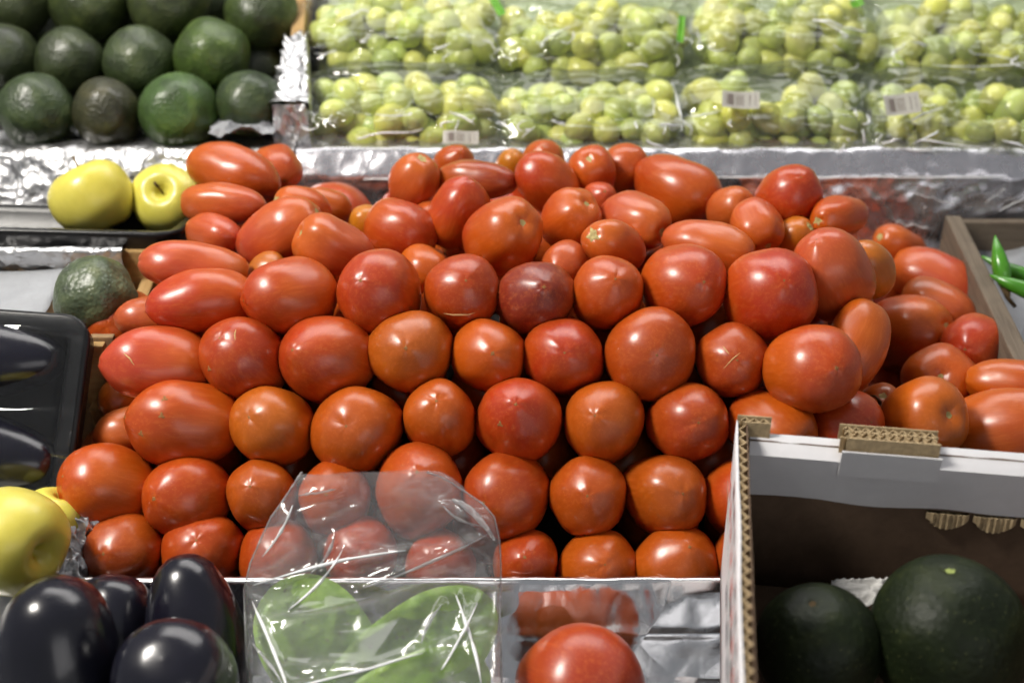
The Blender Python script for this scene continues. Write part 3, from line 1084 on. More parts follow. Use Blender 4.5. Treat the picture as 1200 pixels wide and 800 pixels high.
# ------------------------------------------------------------------ other fruit
def revolve(name, pts, seg, mat, seed=0, amp=0.02, fr=1.2, lobes=0, la=0.0):
    """pts: list of (r, z) control points, smoothed; wobbly skin"""
    n = len(pts)
    prof = []
    for k in range(n - 1):
        p0, p1, p2, p3 = pts[max(k - 1, 0)], pts[k], pts[k + 1], pts[min(k + 2, n - 1)]
        for s in range(6):
            t = s / 6
            q = []
            for d in (0, 1):
                q.append(0.5 * (2 * p1[d] + (p2[d] - p0[d]) * t + (2 * p0[d] - 5 * p1[d] + 4 * p2[d] - p3[d]) * t * t + (3 * p1[d] - p0[d] - 3 * p2[d] + p3[d]) * t ** 3))
            prof.append((max(q[0], 0.0), q[1]))
    prof.append(pts[-1])
    prof[0] = (0, pts[0][1])
    prof[-1] = (0, pts[-1][1])
    sz = max(abs(p[0]) for p in pts)

    def fn(x, y, z):
        q = Vector((x, y, z)) / sz
        d = 1 + amp * mnoise.noise(q * fr + Vector((seed * 3.1, seed * 1.7, seed)))
        if lobes:
            d *= 1 + la * math.cos(lobes * math.atan2(y, x) + seed)
        return (x * d, y * d, z * (1 + (d - 1) * 0.5))
    vs, fs = lathe(prof, seg, fn)
    return mesh_data(name, vs, fs, mat)


def place(o, loc, ax, roll=0.0):
    m = axis_rot(ax, roll).to_4x4()
    m.translation = loc
    o.matrix_basis = m
    return o


# avocados ----------------------------------------------------------
AV = [  # px, py, radius px, depth, dx, dy, tint, label
 (45, 131, 44, 1.325, -0.1, 0.1, (0.95, 1.10, 1.1), "first avocado from the left in the front row by the foil"),
 (127, 133, 40, 1.325, 0.15, -0.1, (0.95, 0.72, 0.85), "dark brownish avocado second from the left in the front row"),
 (211, 131, 45, 1.325, 0.1, -0.15, (1.5, 2.1, 1.4), "brightest green avocado third in the front row"),
 (294, 123, 39, 1.330, 0.2, 0.0, (0.95, 1.10, 1.1), "avocado at the right end of the front row beside the divider"),
 (4, 72, 43, 1.375, 0.3, 0.2, (0.85, 0.85, 0.9), "avocado cut by the left picture edge in the second row"),
 (83, 74, 40, 1.375, -0.1, 0.1, (0.92, 0.95, 0.9), "second row avocado above the dark brownish one"),
 (164, 74, 43, 1.375, 0.6, -0.25, (1.0, 1.1, 1.0), "glossy avocado in the middle of the second row"),
 (249, 66, 44, 1.372, 0.45, -0.45, (1.4, 1.75, 0.9), "pear shaped avocado with yellow green side right in the second row"),
 (18, 6, 42, 1.42, 0.2, 0.1, (0.95, 0.95, 0.8), "avocado in the top left picture corner"),
 (104, 8, 45, 1.42, 0.4, 0.2, (0.95, 1.0, 0.75), "wide avocado at the top picture edge left of centre one"),
 (198, 6, 46, 1.42, 0.3, 0.1, (1.0, 1.0, 0.8), "avocado at the top picture edge above the glossy one"),
 (306, 20, 42, 1.415, 0.1, 0.25, (1.1, 1.25, 0.8), "green avocado in the upper row touching the wooden divider"),
]
for i, (px, py, r, zc, dx, dy, tint, lab) in enumerate(AV):
    s = zc / FPX
    R = r * s
    me = revolve("avocado", [(0, -1.05 * R), (0.55 * R, -0.93 * R), (0.95 * R, -0.40 * R), (1.0 * R, 0.05 * R), (0.86 * R, 0.55 * R),
                             (0.62 * R, 1.0 * R), (0.36 * R, 1.28 * R), (0, 1.36 * R)], 40, M['avocado'], i + 1, 0.09, 1.1)
    o = put("avocado", me)
    ax = -(CR * dx + CU * dy + CB * 1.0)
    place(o, P(px, py, zc) , ax, i * 1.3)
    o.color = (*tint, 1)
    tag(o, lab, "avocado", "avocados stacked on the upper shelf")
for i, (px, py, zc, lab) in enumerate([(60, 30, 1.46, "dark avocado in the gap left of the second row one above the brownish avocado"),
                                       (130, 42, 1.46, "dark avocado in the gap left of the glossy second row one"),
                                       (245, 8, 1.475, "dark avocado in the gap at the top between the two upper right ones"),
                                       (300, 75, 1.45, "dark avocado in the shade between the pear shaped one and the divider")]):
    R = 42 * zc / FPX
    me = revolve("avocado", [(0, -1.05 * R), (0.55 * R, -0.93 * R), (1.0 * R, 0.0), (0.62 * R, 1.0 * R), (0, 1.36 * R)], 28, M['avocado'], i + 30, 0.08, 1.1)
    o = put("avocado", me)
    place(o, P(px, py, zc), (0.3 * (i % 3 - 1), 0.9, -0.2), i)
    o.color = (0.8, 0.85, 0.8, 1)
    tag(o, lab, "avocado", "avocados behind the front rows")


def crumple(name, loc, sx, sy, h, mat, seed, lab, cat, rotz=0.0, thick=0.0006):
    def fn(u, v):
        x, y = (u - 0.5) * sx, (v - 0.5) * sy
        e = 1 - (abs(u - 0.5) * 2) ** 3 * 0.5
        z = h * (0.5 + 0.5 * nz(u * 2, v * 2, seed, 1.3)) * e + h * 0.35 * ridged(u, v, seed, 4) + h * 0.12 * ridged(u, v, seed, 11)
        return (x * (1 + 0.15 * nz(u, v, seed, 3)), y * (1 + 0.15 * nz(v, u, seed + 4, 3)), z)
    o = put(name, sheet_data(name, fn, 50, 40, mat, True, thick))
    o.matrix_basis = Matrix.Translation(loc) @ Matrix.Rotation(rotz, 4, 'Z')
    return tag(o, lab, cat)


crumple("paper_scrap", P(288, 160, 1.312), 0.066, 0.04, 0.016, M['paper'], 3.0,
        "crumpled grey paper scrap between the last avocado and the divider", "paper")


# apples ------------------------------------------------------------
def apple(px, py, r, zc, ax, tint, lab, stem=True, squash=0.92, seed=0, fz=1.0):
    R = r * zc / FPX
    me = revolve("apple", [(0, -0.72 * R * squash), (0.22 * R, -0.86 * R * squash), (0.55 * R, -0.88 * R * squash), (0.90 * R, -0.45 * R * squash), (1.0 * R, 0.10 * R * squash),
                           (0.88 * R, 0.60 * R * squash), (0.55 * R, 0.90 * R * squash), (0.26 * R, 0.86 * R * squash), (0.09 * R, 0.66 * R * squash), (0, 0.58 * R * squash)],
                 44, M['apple'], seed, 0.06, 0.9, 5, 0.012)
    o = put("apple", me)
    place(o, P(px, py, zc), ax, seed)
    o.color = (*tint, 1)
    tag(o, lab, "apple", "yellow apples beside the tomatoes")
    if stem:
        z0 = 0.58 * R * squash
        vs, fs = tube([(0, 0, z0 - 0.002), (0.001, 0, z0 + 0.25 * R), (0.004, 0.001, z0 + 0.58 * R)], [0.0012, 0.0010, 0.0015], 8)
        put("stem", mesh_data("stem", vs, fs, M['stem']), o)
    return o


apple(110, 233, 49, 1.215, CR * -0.45 + CU * 0.95 + CB * 0.15, (1, 1, 1), "plain yellow apple left of the other behind the black tray rim", True, 0.86, 1)
apple(197, 235, 42, 1.235, CR * 0.0 + CU * 0.25 + CB * 1.0, (0.97, 1.0, 1), "yellow apple with its stem hollow facing forward beside the tomatoes", True, 0.95, 2)
apple(12, 633, 63, 0.895, CR * 0.85 + CU * -0.22 + CB * 0.42, (0.92, 0.92, 0.9), "large yellow apple at the left picture edge above the eggplants", False, 0.98, 3)
apple(65, 607, 38, 0.940, CR * 0.3 + CU * 0.9 + CB * 0.2, (0.97, 1.0, 0.9), "yellow apple half hidden behind the large one near the foil corner", False, 0.9, 4)
fo = put("foam_tray", box_data("foam_tray", 0.30, 0.15, 0.060, M['tissue'], 0.008, 3), None, Matrix.Translation((-0.502, 0.775, Z - 0.640)))
tag(fo, "white foam tray under the yellow apples at the left edge", "foam tray")


# trays ---------------------------------------------------------------
def rrect(w, d, c, n=8):
    out = []
    for cx, cy, a0 in ((w / 2 - c, d / 2 - c, 0), (-w / 2 + c, d / 2 - c, 90), (-w / 2 + c, -d / 2 + c, 180), (w / 2 - c, -d / 2 + c, 270)):
        for k in range(n + 1):
            a = math.radians(a0 + 90 * k / n)
            out.append((cx + c * math.cos(a), cy + c * math.sin(a)))
    return out


def tray_data(name, w, d, h, c, mat, rim=0.010):
    rings = [(-0.012, -h), (-0.004, -h * 0.6), (-0.001, -0.006), (0.0, -0.003), (-0.001, -0.0005), (-0.003, 0.0), (-rim + 0.002, 0.0), (-rim, -0.001), (-rim - 0.003, -0.006),
             (-rim - 0.008, -h * 0.7), (-rim - 0.014, -h * 0.92), (-rim - 0.022, -h * 0.96)]
    vs, fs = [], []
    n = None
    for off, z in rings:
        q = rrect(w + 2 * off, d + 2 * off, max(0.004, c + off))
        n = len(q)
        vs += [(x, y, z) for x, y in q]
    for k in range(len(rings) - 1):
        for i in range(n):
            j = (i + 1) % n
            fs.append((k * n + i, k * n + j, (k + 1) * n + j, (k + 1) * n + i))
    fs.append(tuple((len(rings) - 1) * n + i for i in range(n)))
    fs.append(tuple(n - 1 - i for i in range(n)))
    return mesh_data(name, vs, fs, mat)


bt = empty("black_tray", P(30, 253, 1.19), Matrix.Rotation(math.radians(-13), 3, 'X') @ Matrix.Rotation(math.radians(1.5), 3, 'Y'))
tag(bt, "flat black plastic tray holding the two yellow apples", "tray")
put("tray_body", tray_data("tray_body", 0.31, 0.115, 0.026, 0.022, M['black_plastic']), bt)

# ledge below: cardboard box topped with foil
cb = empty("cardboard_crate", P(40, 400, 1.04))
tag(cb, "brown cardboard crate with foil on its rear edge under the dark avocado", "crate")
def in_par(par, o):
    o.parent = par
    o.matrix_parent_inverse = par.matrix_basis.inverted()
    return o
zt = Z - 0.531
in_par(cb, put("front_panel", box_data("front_panel", 0.522, 0.006, 0.13, M['card'], 0.001), None, Matrix.Translation((-0.579, 0.888, Z - 0.507 - 0.065))))
in_par(cb, put("top_panel", box_data("top_panel", 0.50, 0.14, 0.006, M['card'], 0.001), None, Matrix.Translation((-0.590, 0.962, zt - 0.003))))
in_par(cb, put("edge_strip", box_data("edge_strip", 0.020, 0.008, 0.12, M['wood_warm'], 0.001), None, Matrix.Translation((-0.334, 0.880, Z - 0.570))))
def ledge_fn(u, v):
    x = -0.95 + 0.605 * u + 0.008 * nz(v * 3, 0, 2)
    s = v * 0.065
    w = 0.003 * ridged(x, s, 6.6, 26) + 0.002 * ridged(x, s, 2.2, 60)
    zt2 = Z - 0.495
    if s < 0.036:
        return (x, 1.022 - w, zt2 - 0.036 + s + 0.005 * nz(x, 0, 3, 25) * (1 - s / 0.036))
    return (x, 1.022 + (s - 0.036) * 0.6, zt2 + w * 0.4 - (s - 0.036) * 0.3)
in_par(cb, put("foil_cover", sheet_data("foil_cover", ledge_fn, 150, 30, M['foil'])))
in_par(cb, put("back_rail", box_data("back_rail", 0.645, 0.014, 0.060, M['wood_warm'], 0.001), None, Matrix.Translation((-0.6275, 1.034, Z - 0.531))))
# grey wrapping film / paper lying on the ledge
def paper_fn(u, v):
    x = -0.74 + 0.345 * u
    y = 0.895 + 0.12 * v
    return (x, y, zt + 0.006 + 0.010 * v * v + 0.006 * nz(u * 2, v * 2, 3) + 0.004 * ridged(u, v, 5, 3))
o = put("paper_sheet", sheet_data("paper_sheet", paper_fn, 50, 24, M['paper'], True, 0.0005))
tag(o, "grey wrapping paper beside the dark avocado on the crate", "paper")
# the wrapped dark green avocado
R = 47 * 1.03 / FPX
me = revolve("avocado", [(0, -0.95 * R), (0.6 * R, -0.84 * R), (0.97 * R, -0.35 * R), (1.02 * R, 0.1 * R), (0.85 * R, 0.6 * R), (0.5 * R, 0.92 * R), (0, 1.02 * R)], 44, M['avocado'], 77, 0.16, 1.3)
o = put("avocado", me)
place(o, P(112, 348, 1.05), CR * -0.3 + CU * 0.9 + CB * 0.4, 0.5)
o.color = (2.0, 1.95, 2.8, 1)
tag(o, "wrinkled dark green avocado alone on the cardboard crate", "avocado")

# eggplant tray, leaning to the front
rx = Matrix.Rotation(math.radians(50), 3, 'X') @ Matrix.Rotation(math.radians(-4), 3, 'Z')
et = empty("black_tray", P(-36, 474, 0.965), rx)
tag(et, "deep black tray with film wrapped eggplants at the left picture edge", "tray")
put("tray_body", tray_data("tray_body", 0.168, 0.150, 0.040, 0.022, M['black_plastic'], 0.015), et)
def cling_fn(u, v):
    x, y = (u - 0.5) * 0.160, (v - 0.5) * 0.142
    e = (1 - (2 * u - 1) ** 4) * (1 - (2 * v - 1) ** 4)
    return (x, y, 0.0012 + 0.006 * e * (0.6 + 0.5 * nz(u * 3, v * 3, 1)) )
put("cling_film", sheet_data("cling_film", cling_fn, 40, 36, M['film_tray']), et)


def eggplant(loc, ax, L, R, seed, lab, group="eggplants at the front left", roll=0.0, tp=1.0):
    h = L / 2
    me = revolve("eggplant", [(0, -h), (0.42 * R * tp, -0.96 * h), (0.80 * R * tp ** 0.8, -0.78 * h), (1.0 * R * tp ** 0.35, -0.35 * h), (0.97 * R, 0.15 * h), (0.80 * R, 0.55 * h),
                              (0.56 * R, 0.85 * h), (0.30 * R, 0.98 * h), (0, 1.0 * h)], 48, M['eggplant'], seed, 0.05, 0.8)
    o = put("eggplant", me)
    place(o, loc, ax, roll)
    return tag(o, lab, "eggplant", group)


eggplant(et.matrix_basis @ Vector((0.0, 0.036, -0.010)), rx @ Vector((1, 0.05, 0)), 0.125, 0.030, 4, "upper eggplant under film in the black tray", "eggplants in the black tray")
eggplant(et.matrix_basis @ Vector((0.004, -0.036, -0.008)), rx @ Vector((1, -0.05, 0)), 0.130, 0.033, 5, "lower eggplant under film in the black tray", "eggplants in the black tray")
# loose eggplants, blossom ends up
eggplant(P(62, 802, 0.825), -(CU * 0.95 + CR * 0.12 + CB * 0.20), 0.145, 0.042, 1, "biggest eggplant at the bottom left picture corner", tp=0.85)
eggplant(P(122, 775, 0.885), -(CU * 0.95 + CR * 0.10 - CB * 0.25), 0.120, 0.031, 2, "eggplant half hidden behind the biggest one")
eggplant(P(234, 764, 0.868), -(CU * 0.95 - CR * 0.16 + CB * 0.05), 0.136, 0.035, 3, "upright eggplant standing left of the plastic bag", tp=0.74)
eggplant(P(208, 812, 0.815), -(CU * 0.55 + CR * 0.10 + CB * 0.85), 0.130, 0.0385, 6, "eggplant with its round end towards the viewer between two others")

# ------------------------------------------------------------------ grapes in clear bags
def grape_data(seed, el):
    vs, fs = lathe([(math.sin(math.pi * k / 10), -math.cos(math.pi * k / 10)) for k in range(11)], 14,
                   lambda x, y, z: (x, y, z * el * (1 + 0.06 * x)))
    return vs, fs
GR = 0.0148
GM = []
for s, el in ((1, 1.12), (2, 1.24), (3, 1.36)):
    vs, fs = grape_data(s, el)
    GM.append(mesh_data("grape", [(x * GR, y * GR, z * GR) for x, y, z in vs], fs, M['grape']))

tilt = SLOPE
def grape_bag(px, py, zc, w, d, h, seed, lab_bunch, lab_bag, roll=0.0, stickers=()):
    r = random.Random(seed)
    loc = P(px, py, zc)
    rot = Matrix.Rotation(tilt + 0.05, 3, 'X') @ Matrix.Rotation(roll, 3, 'Z')
    bunch = empty("grape_bunch", loc, rot)
    tag(bunch, lab_bunch, "grapes", "bunches of green grapes in bags")
    pts = []
    A, B, C = w / 2 - GR, d / 2 - GR, h / 2 - GR * 0.6
    for l in range(4):
        z0 = C - l * 1.62 * GR
        ny = int(B / (GR * 1.62)) + 2
        nx = int(A / (GR * 1.9)) + 2
        for jy in range(-ny, ny + 1):
            for ix in range(-nx, nx + 1):
                p = Vector(((ix + 0.5 * ((jy + l) % 2)) * 1.82 * GR + r.uniform(-0.28, 0.28) * GR,
                            (jy + 0.35 * (l % 2)) * 1.58 * GR + r.uniform(-0.28, 0.28) * GR, z0 + r.uniform(-0.45, 0.35) * GR))
                dome = C * (0.55 + 0.45 * (1 - (p.x / A) ** 2)) if l == 0 else C
                p.z -= (C - dome) * 0.9
                q = abs(p.x / A) ** 5 + abs(p.y / B) ** 4 + abs(p.z / (C * 1.05)) ** 4
                if q < 1.08 and p.z > -C and r.random() > 0.04:
                    pts.append(p)
    for p in pts:
        g = put("grape", r.choice(GM), bunch)
        m = axis_rot((r.uniform(-1, 1), r.uniform(-1, 1), r.uniform(-1, 1)), 0).to_4x4()
        k = r.uniform(0.88, 1.14)
        m = m @ Matrix.Scale(k, 4)
        m.translation = p
        g.matrix_basis = m
        y = r.uniform(0, 1)
        g.color = (0.78 + 0.34 * y, 0.88 + 0.16 * y, 0.8 + 0.3 * r.random(), 1)
    # stem through the bunch
    sp = [Vector((x * A * 0.9, 0.004 * math.sin(x * 5), 0.004 * math.cos(x * 4))) for x in (-1, -0.5, 0, 0.5, 1)]
    vs, fs = tube(sp, [0.0018] * 5, 8)
    put("stalk", mesh_data("stalk", vs, fs, M['stem']), bunch)
    # bag
    bag = empty("grape_bag", loc, rot)
    tag(bag, lab_bag, "plastic bag", "clear bags of grapes")
    nu, nv = 110, 56
    wA, wB, wC = w / 2 + 0.003, d / 2 + 0.003, h / 2 + 0.003
    se = Vector((seed * 1.3, seed * 0.7, seed * 2.1))

    def sgn(c, e):
        return math.copysign(abs(c) ** e, c)

    def film(u, v):
        th = 2 * math.pi * u
        ph = math.pi * (v - 0.5)
        cx = sgn(math.cos(ph), 0.55)
        x = wA * sgn(math.cos(th), 0.42) * cx
        y = wB * sgn(math.sin(th), 0.42) * cx
        z = wC * sgn(math.sin(ph), 0.7)
        q = Vector((x, y, z))
        n = Vector((x / wA ** 2, y / wB ** 2, z / wC ** 2)).normalized()
        f1 = mnoise.noise(q * 11 + se) * 0.006
        rd = 1 - abs(mnoise.noise(Vector((q.x * 14, q.y * 30, q.z * 30)) + se)) * 2
        rd2 = 1 - abs(mnoise.noise(Vector((q.x * 40 + q.z * 25, q.y * 22, q.z * 22)) + se * 2)) * 2
        f2 = max(0, rd - 0.55) * 0.008 + max(0, rd2 - 0.6) * 0.006
        e = abs(x / wA) ** 6
        return tuple(q + n * (f1 + f2) + Vector((math.copysign(0.008 * e, x), 0, 0.006 * e * mnoise.noise(q * 60 + se))))
    put("film", sheet_data("film", film, nu, nv, M['film_grape']), bag)
    for k in range(10):
        u0, v0 = r.uniform(0.52, 0.98), r.uniform(0.60, 0.90)
        du, dv_ = r.uniform(-0.07, 0.07), r.uniform(-0.14, 0.14)
        n_ = 9
        cu, cv = r.uniform(-0.02, 0.02), r.uniform(-0.03, 0.03)
        pth = [Vector(film(u0 + du * t_ / n_ + cu * math.sin(t_ / n_ * 3.1), min(0.97, v0 + dv_ * t_ / n_ + cv * math.sin(t_ / n_ * 3.1)))) * 1.012 for t_ in range(n_ + 1)]
        w0 = r.uniform(0.0003, 0.0011)
        vs, fs = tube(pth, [0.0002 + w0 * (4 * (t_ / n_) * (1 - t_ / n_)) ** 0.8 for t_ in range(n_ + 1)], 8)
        put("fold", mesh_data("fold", vs, fs, M['film_fold']), bag)  # white tube in place of a glint on the bag film
    # gathered seam along the front: a standing pleat of film
    def pleat(u, v):
        x = (u - 0.5) * w * 1.02
        wob = mnoise.noise(Vector((u * 5, 0, seed))) * 0.010
        return (x, -d * 0.30 + wob - 0.004 * v, h / 2 + 0.002 + 0.014 * v * (0.6 + 0.6 * mnoise.noise(Vector((u * 8, v, seed)))) + 0.003 * math.sin(u * 40 + v * 3))
    put("pleat", sheet_data("pleat", pleat, 70, 8, M['film_grape']), bag)
    for (sx, sy, sw, sh, kind, ry) in stickers:
        # on the film, turned to the front
        me = sheet_data("sticker", lambda u, v: ((u - 0.5) * sw, 0.0012 * math.sin(u * 6 + seed), (v - 0.5) * sh), 10, 4, M[kind])
        if kind == 'barcode':
            me = sheet_data("sticker", lambda u, v: ((u - 0.5) * sw, (v - 0.5) * sh, 0.0015 * math.sin(u * 5 + seed)), 12, 6, M[kind])
        s_ = put("barcode_label" if kind == 'barcode' else "green_print", me, bag)
        loc2 = P(sx, sy, zc - 0.060)
        lm = bag.matrix_basis.inverted() @ loc2
        face = (CB + Vector((0, 0, 0.25))).normalized()
        lr = rot.transposed() @ axis_rot_up(face, ry)
        mm = lr.to_4x4() if kind == 'barcode' else (lr @ Matrix.Rotation(-math.pi / 2, 3, 'X')).to_4x4()
        mm.translation = lm
        s_.matrix_basis = mm
    return bag


def axis_rot_up(zv, roll):
    z = Vector(zv).normalized()
    x = Vector((1, 0, 0))
    x = (x - z * x.dot(z)).normalized()
    y = z.cross(x)
    return Matrix((x, y, z)).transposed() @ Matrix.Rotation(roll, 3, 'Z')


BG = [(472, 134, 1.352, 0.206, 0.115, 0.062, "left", "front", [(540, 161, 0.036, 0.014, 'barcode', 0.0)]),
      (690, 142, 1.350, 0.206, 0.110, 0.056, "second from left", "front", []),
      (905, 138, 1.352, 0.206, 0.115, 0.062, "third from left", "front", [(868, 117, 0.038, 0.018, 'barcode', -0.05)]),
      (1122, 146, 1.352, 0.206, 0.115, 0.062, "right", "front", [(1057, 122, 0.036, 0.022, 'barcode', 0.12)]),
      (470, 48, 1.432, 0.218, 0.130, 0.074, "left", "rear", [(583, 8, 0.009, 0.022, 'leafprint', 0.5)]),
      (697, 56, 1.430, 0.218, 0.125, 0.074, "second from left", "rear", [(798, 34, 0.007, 0.030, 'leafprint', -0.1)]),
      (912, 48, 1.432, 0.218, 0.125, 0.074, "third from left", "rear", [(1004, 4, 0.014, 0.008, 'leafprint', 0.3)]),
      (1130, 56, 1.432, 0.218, 0.130, 0.074, "right", "rear", [])]
for i, (px, py, zc, w, d, h, pos, rw, st) in enumerate(BG):
    pos2 = {"left": "leftmost", "right": "rightmost"}.get(pos, pos)
    if rw == "farthest":
        lb = f"green grapes at the very top edge, {pos2} of the farthest bags"
        lg = f"clear bag at the very top picture edge, {pos2} of the farthest"
    else:
        lb = f"green grapes in the {pos2} bag of the {rw} row"
        lg = f"clear crinkled grape bag, {pos2} in the {rw} row"
    grape_bag(px, py, zc, w, d, h, 101 + i * 7, lb, lg, random.uniform(-0.05, 0.05), st)

# ------------------------------------------------------------------ right compartment with chilies
def rpaper_fn(u, v):
    q = P(1120 + 130 * u, 262 + 240 * (1 - v), 1.10 + 0.20 * v)
    q = q + Vector((0.012, 0.0, -0.035 - 0.01 * nz(u * 2, v * 2, 3)))
    return q + Vector((0, 0, 0.012 * ridged(u, v, 4, 2.2)))
o = put("paper_sheet", sheet_data("paper_sheet", rpaper_fn, 40, 50, M['paper'], True, 0.0005))
tag(o, "pale grey paper lining under the green chilies", "paper")
# rear board of that crate
rb = empty("crate_board", P(1180, 262, 1.29))
tag(rb, "dark wooden crate board behind the green chilies", "board")
child_beam(rb, "board", P(1118, 258, 1.30), P(1290, 258, 1.30), 0.010, 0.075, M['wood'])
def chili(pts, r0, lab, seed):
    n = 14
    P0 = [Vector(p) for p in pts]
    c = []
    for k in range(n + 1):
        t = k / n
        c.append(P0[0] * (1 - t) ** 2 + P0[1] * 2 * t * (1 - t) + P0[2] * t * t)
    rad = [r0 * (0.55 + 0.45 * math.sin(min(1, (k / n) * 2.2) * math.pi / 2)) * (1 - (k / n) ** 2.6 * 0.92) for k in range(n + 1)]
    loc = c[0]
    vs, fs = tube([q - loc for q in c], rad, 14)
    o = put("green_chili", mesh_data("green_chili", vs, fs, M['chili']))
    o.matrix_basis = Matrix.Translation(loc)
    tag(o, lab, "chili", "green chilies in the right crate")
    d = (c[0] - c[1]).normalized()
    vs, fs = tube([d * -0.002, d * 0.012, d * 0.024 + Vector((0.003, 0, 0.004))], [r0 * 0.6, 0.0022, 0.0018], 8)
    put("stem", mesh_data("stem", vs, fs, M['stem']), o)
chili([P(1178, 335, 1.165), P(1172, 310, 1.160), P(1166, 276, 1.175)], 0.0088, "green chili standing upright against the crate", 1)
chili([P(1230, 350, 1.150), P(1195, 338, 1.150), P(1160, 322, 1.165)], 0.0085, "green chili lying across below the upright one", 2)
chili([P(1240, 336, 1.18), P(1190, 322, 1.185), P(1150, 300, 1.20)], 0.0085, "green chili partly hidden behind the plank edge", 3)


# ------------------------------------------------------------------ white cardboard box with dark fruit
BYAW = math.radians(-8.0)
BX = empty("white_box", (0.147, 0.700, Z - 0.598), Matrix.Rotation(BYAW, 3, 'Z'))
tag(BX, "white printed cardboard box with corrugated edges at the right front", "box")
BW, BD, BH = 0.36, 0.32, 0.1345
TH = 0.0075


def flute(name, L, th, h, mat, n, seed=0.0):
    """corrugated core: wave of paper standing in a slot, L along X, th along Y, h along Z (top at z = 0)"""
    vs, fs = [], []
    k = n * 8
    for i in range(k + 1):
        x = L * i / k
        t = i / 8.0
        wv = 2 * abs(2 * (t - math.floor(t + 0.5))) - 1
        y = th * 0.42 * wv + 0.0003 * nz(t, seed, 0)
        zt = 0.0006 * nz(t * 0.7, seed, 3)
        vs += [(x, y - 0.00045, zt), (x, y + 0.00045, zt), (x, y - 0.00045, -h), (x, y + 0.00045, -h)]
    for i in range(k):
        p, q = i * 4, i * 4 + 4
        fs += [(p, p + 1, q + 1, q), (p + 2, p, q, q + 2), (p + 1, p + 3, q + 3, q + 1)]
    return mesh_data(name, vs, fs, mat, False)


def wall(par, name, org, dirx, L, H, outer, inner, z0=0.0, top=None, waves=None):
    """sandwich wall: outer liner, flute, inner liner; org is the outer bottom corner, dirx along the wall"""
    ang = math.atan2(dirx[1], dirx[0])
    base = Matrix.Translation(org) @ Matrix.Rotation(ang, 4, 'Z')
    def liner(nm, yo, mat):
        def fn(u, v):
            x = L * u
            return (x, yo + 0.0008 * nz(x, v, yo * 300, 14) * v, z0 + H * v + (0.0009 * nz(x, 0, yo * 500, 60) if v > 0.99 else 0))
        p = put(nm, sheet_data(nm, fn, 60, 6, mat, True, 0.0009), par, base)
        return p
    p = liner(name, 0.0, outer)
    liner("inner_liner", TH - 0.0011, inner)
    put("corrugation", flute("corrugation", L, TH - 0.002, 0.02, M['card_edge'], waves or int(L / 0.0095), L), par,
        base @ Matrix.Translation((0, TH / 2, z0 + H - 0.0006)))
    return base


# left wall (runs towards the viewer) and rear wall
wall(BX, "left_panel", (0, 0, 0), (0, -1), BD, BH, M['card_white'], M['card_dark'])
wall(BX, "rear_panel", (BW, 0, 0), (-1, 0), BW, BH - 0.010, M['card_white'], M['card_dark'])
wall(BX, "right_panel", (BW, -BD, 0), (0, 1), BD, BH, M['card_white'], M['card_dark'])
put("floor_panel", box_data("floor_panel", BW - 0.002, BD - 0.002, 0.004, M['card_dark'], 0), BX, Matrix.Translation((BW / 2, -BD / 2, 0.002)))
# white flap folded down inside the rear wall, lit along its rounded top
def flap_fn(u, v):
    x = 0.0095 + (BW - 0.028) * u
    k = round(v * 24)
    if k <= 4:
        f = k / 4
        y, z = -0.001 - 0.0125 * f, BH - 0.0085 - 0.0065 * f - 0.0018 * f * f
    else:
        f = (k - 4) / 20
        y, z = -0.0135 + 0.009 * f, BH - 0.0168 - 0.0455 * f
    return (x, y + 0.0006 * nz(x, z, 2, 18), z - (0.003 * u if v > 0.9 else 0))
put("rear_flap", sheet_data("rear_flap", flap_fn, 60, 24, M['card_white'], False, 0.0012), BX)
# corrugated scallops hanging under the flap
for k in range(4):
    def scal(u, v, k=k):
        t = (u - 0.5) * 2
        return (0.142 + 0.030 * k + t * 0.0125, -0.0056 + 0.0006 * math.sin(u * 60), BH - 0.0540 - 0.0120 * v * math.sqrt(max(0, 1 - t * t)))
    put("scallop", sheet_data("scallop", scal, 36, 3, M['card_edge'], False, 0.004), BX)
# raised tab in the middle of the rear wall: three layers of corrugated board
def tab(x0, w, lay, z0, h, y0):
    for k in range(lay):
        bm = box_data("tab_layer", w - 0.004 * (k % 2), 0.0009, h, M['card_edge'], 0)
        put("tab_layer", bm, BX, Matrix.Translation((x0 + w / 2 + 0.0015 * (k % 2), y0 - 0.0052 * k, z0 + h / 2 - 0.0015 * (k % 3))))
        if k < lay - 1:
            f = flute("corrugation", w - 0.004, 0.0050, h, M['card_edge'], max(2, int(w / 0.0062)), k + 2.0)
            put("corrugation", f, BX, Matrix.Translation((x0 + 0.002, y0 - 0.0052 * k - 0.0026, z0 + h - 0.001)))
tab(0.066, 0.062, 4, BH - 0.020, 0.0225, 0.001)
put("tab_face", box_data("tab_face", 0.062, 0.0012, 0.022, M['card_white'], 0), BX, Matrix.Translation((0.098, -0.0162, BH - 0.0165)) @ Matrix.Rotation(math.radians(11), 4, 'X'))
tab(0.0005, 0.022, 2, BH - 0.012, 0.0155, 0.001)
put("corner_post", box_data("corner_post", 0.010, 0.005, BH - 0.004, M['card_dark'], 0.0008), BX, Matrix.Translation((0.0135, -0.0045, BH / 2 - 0.008)))
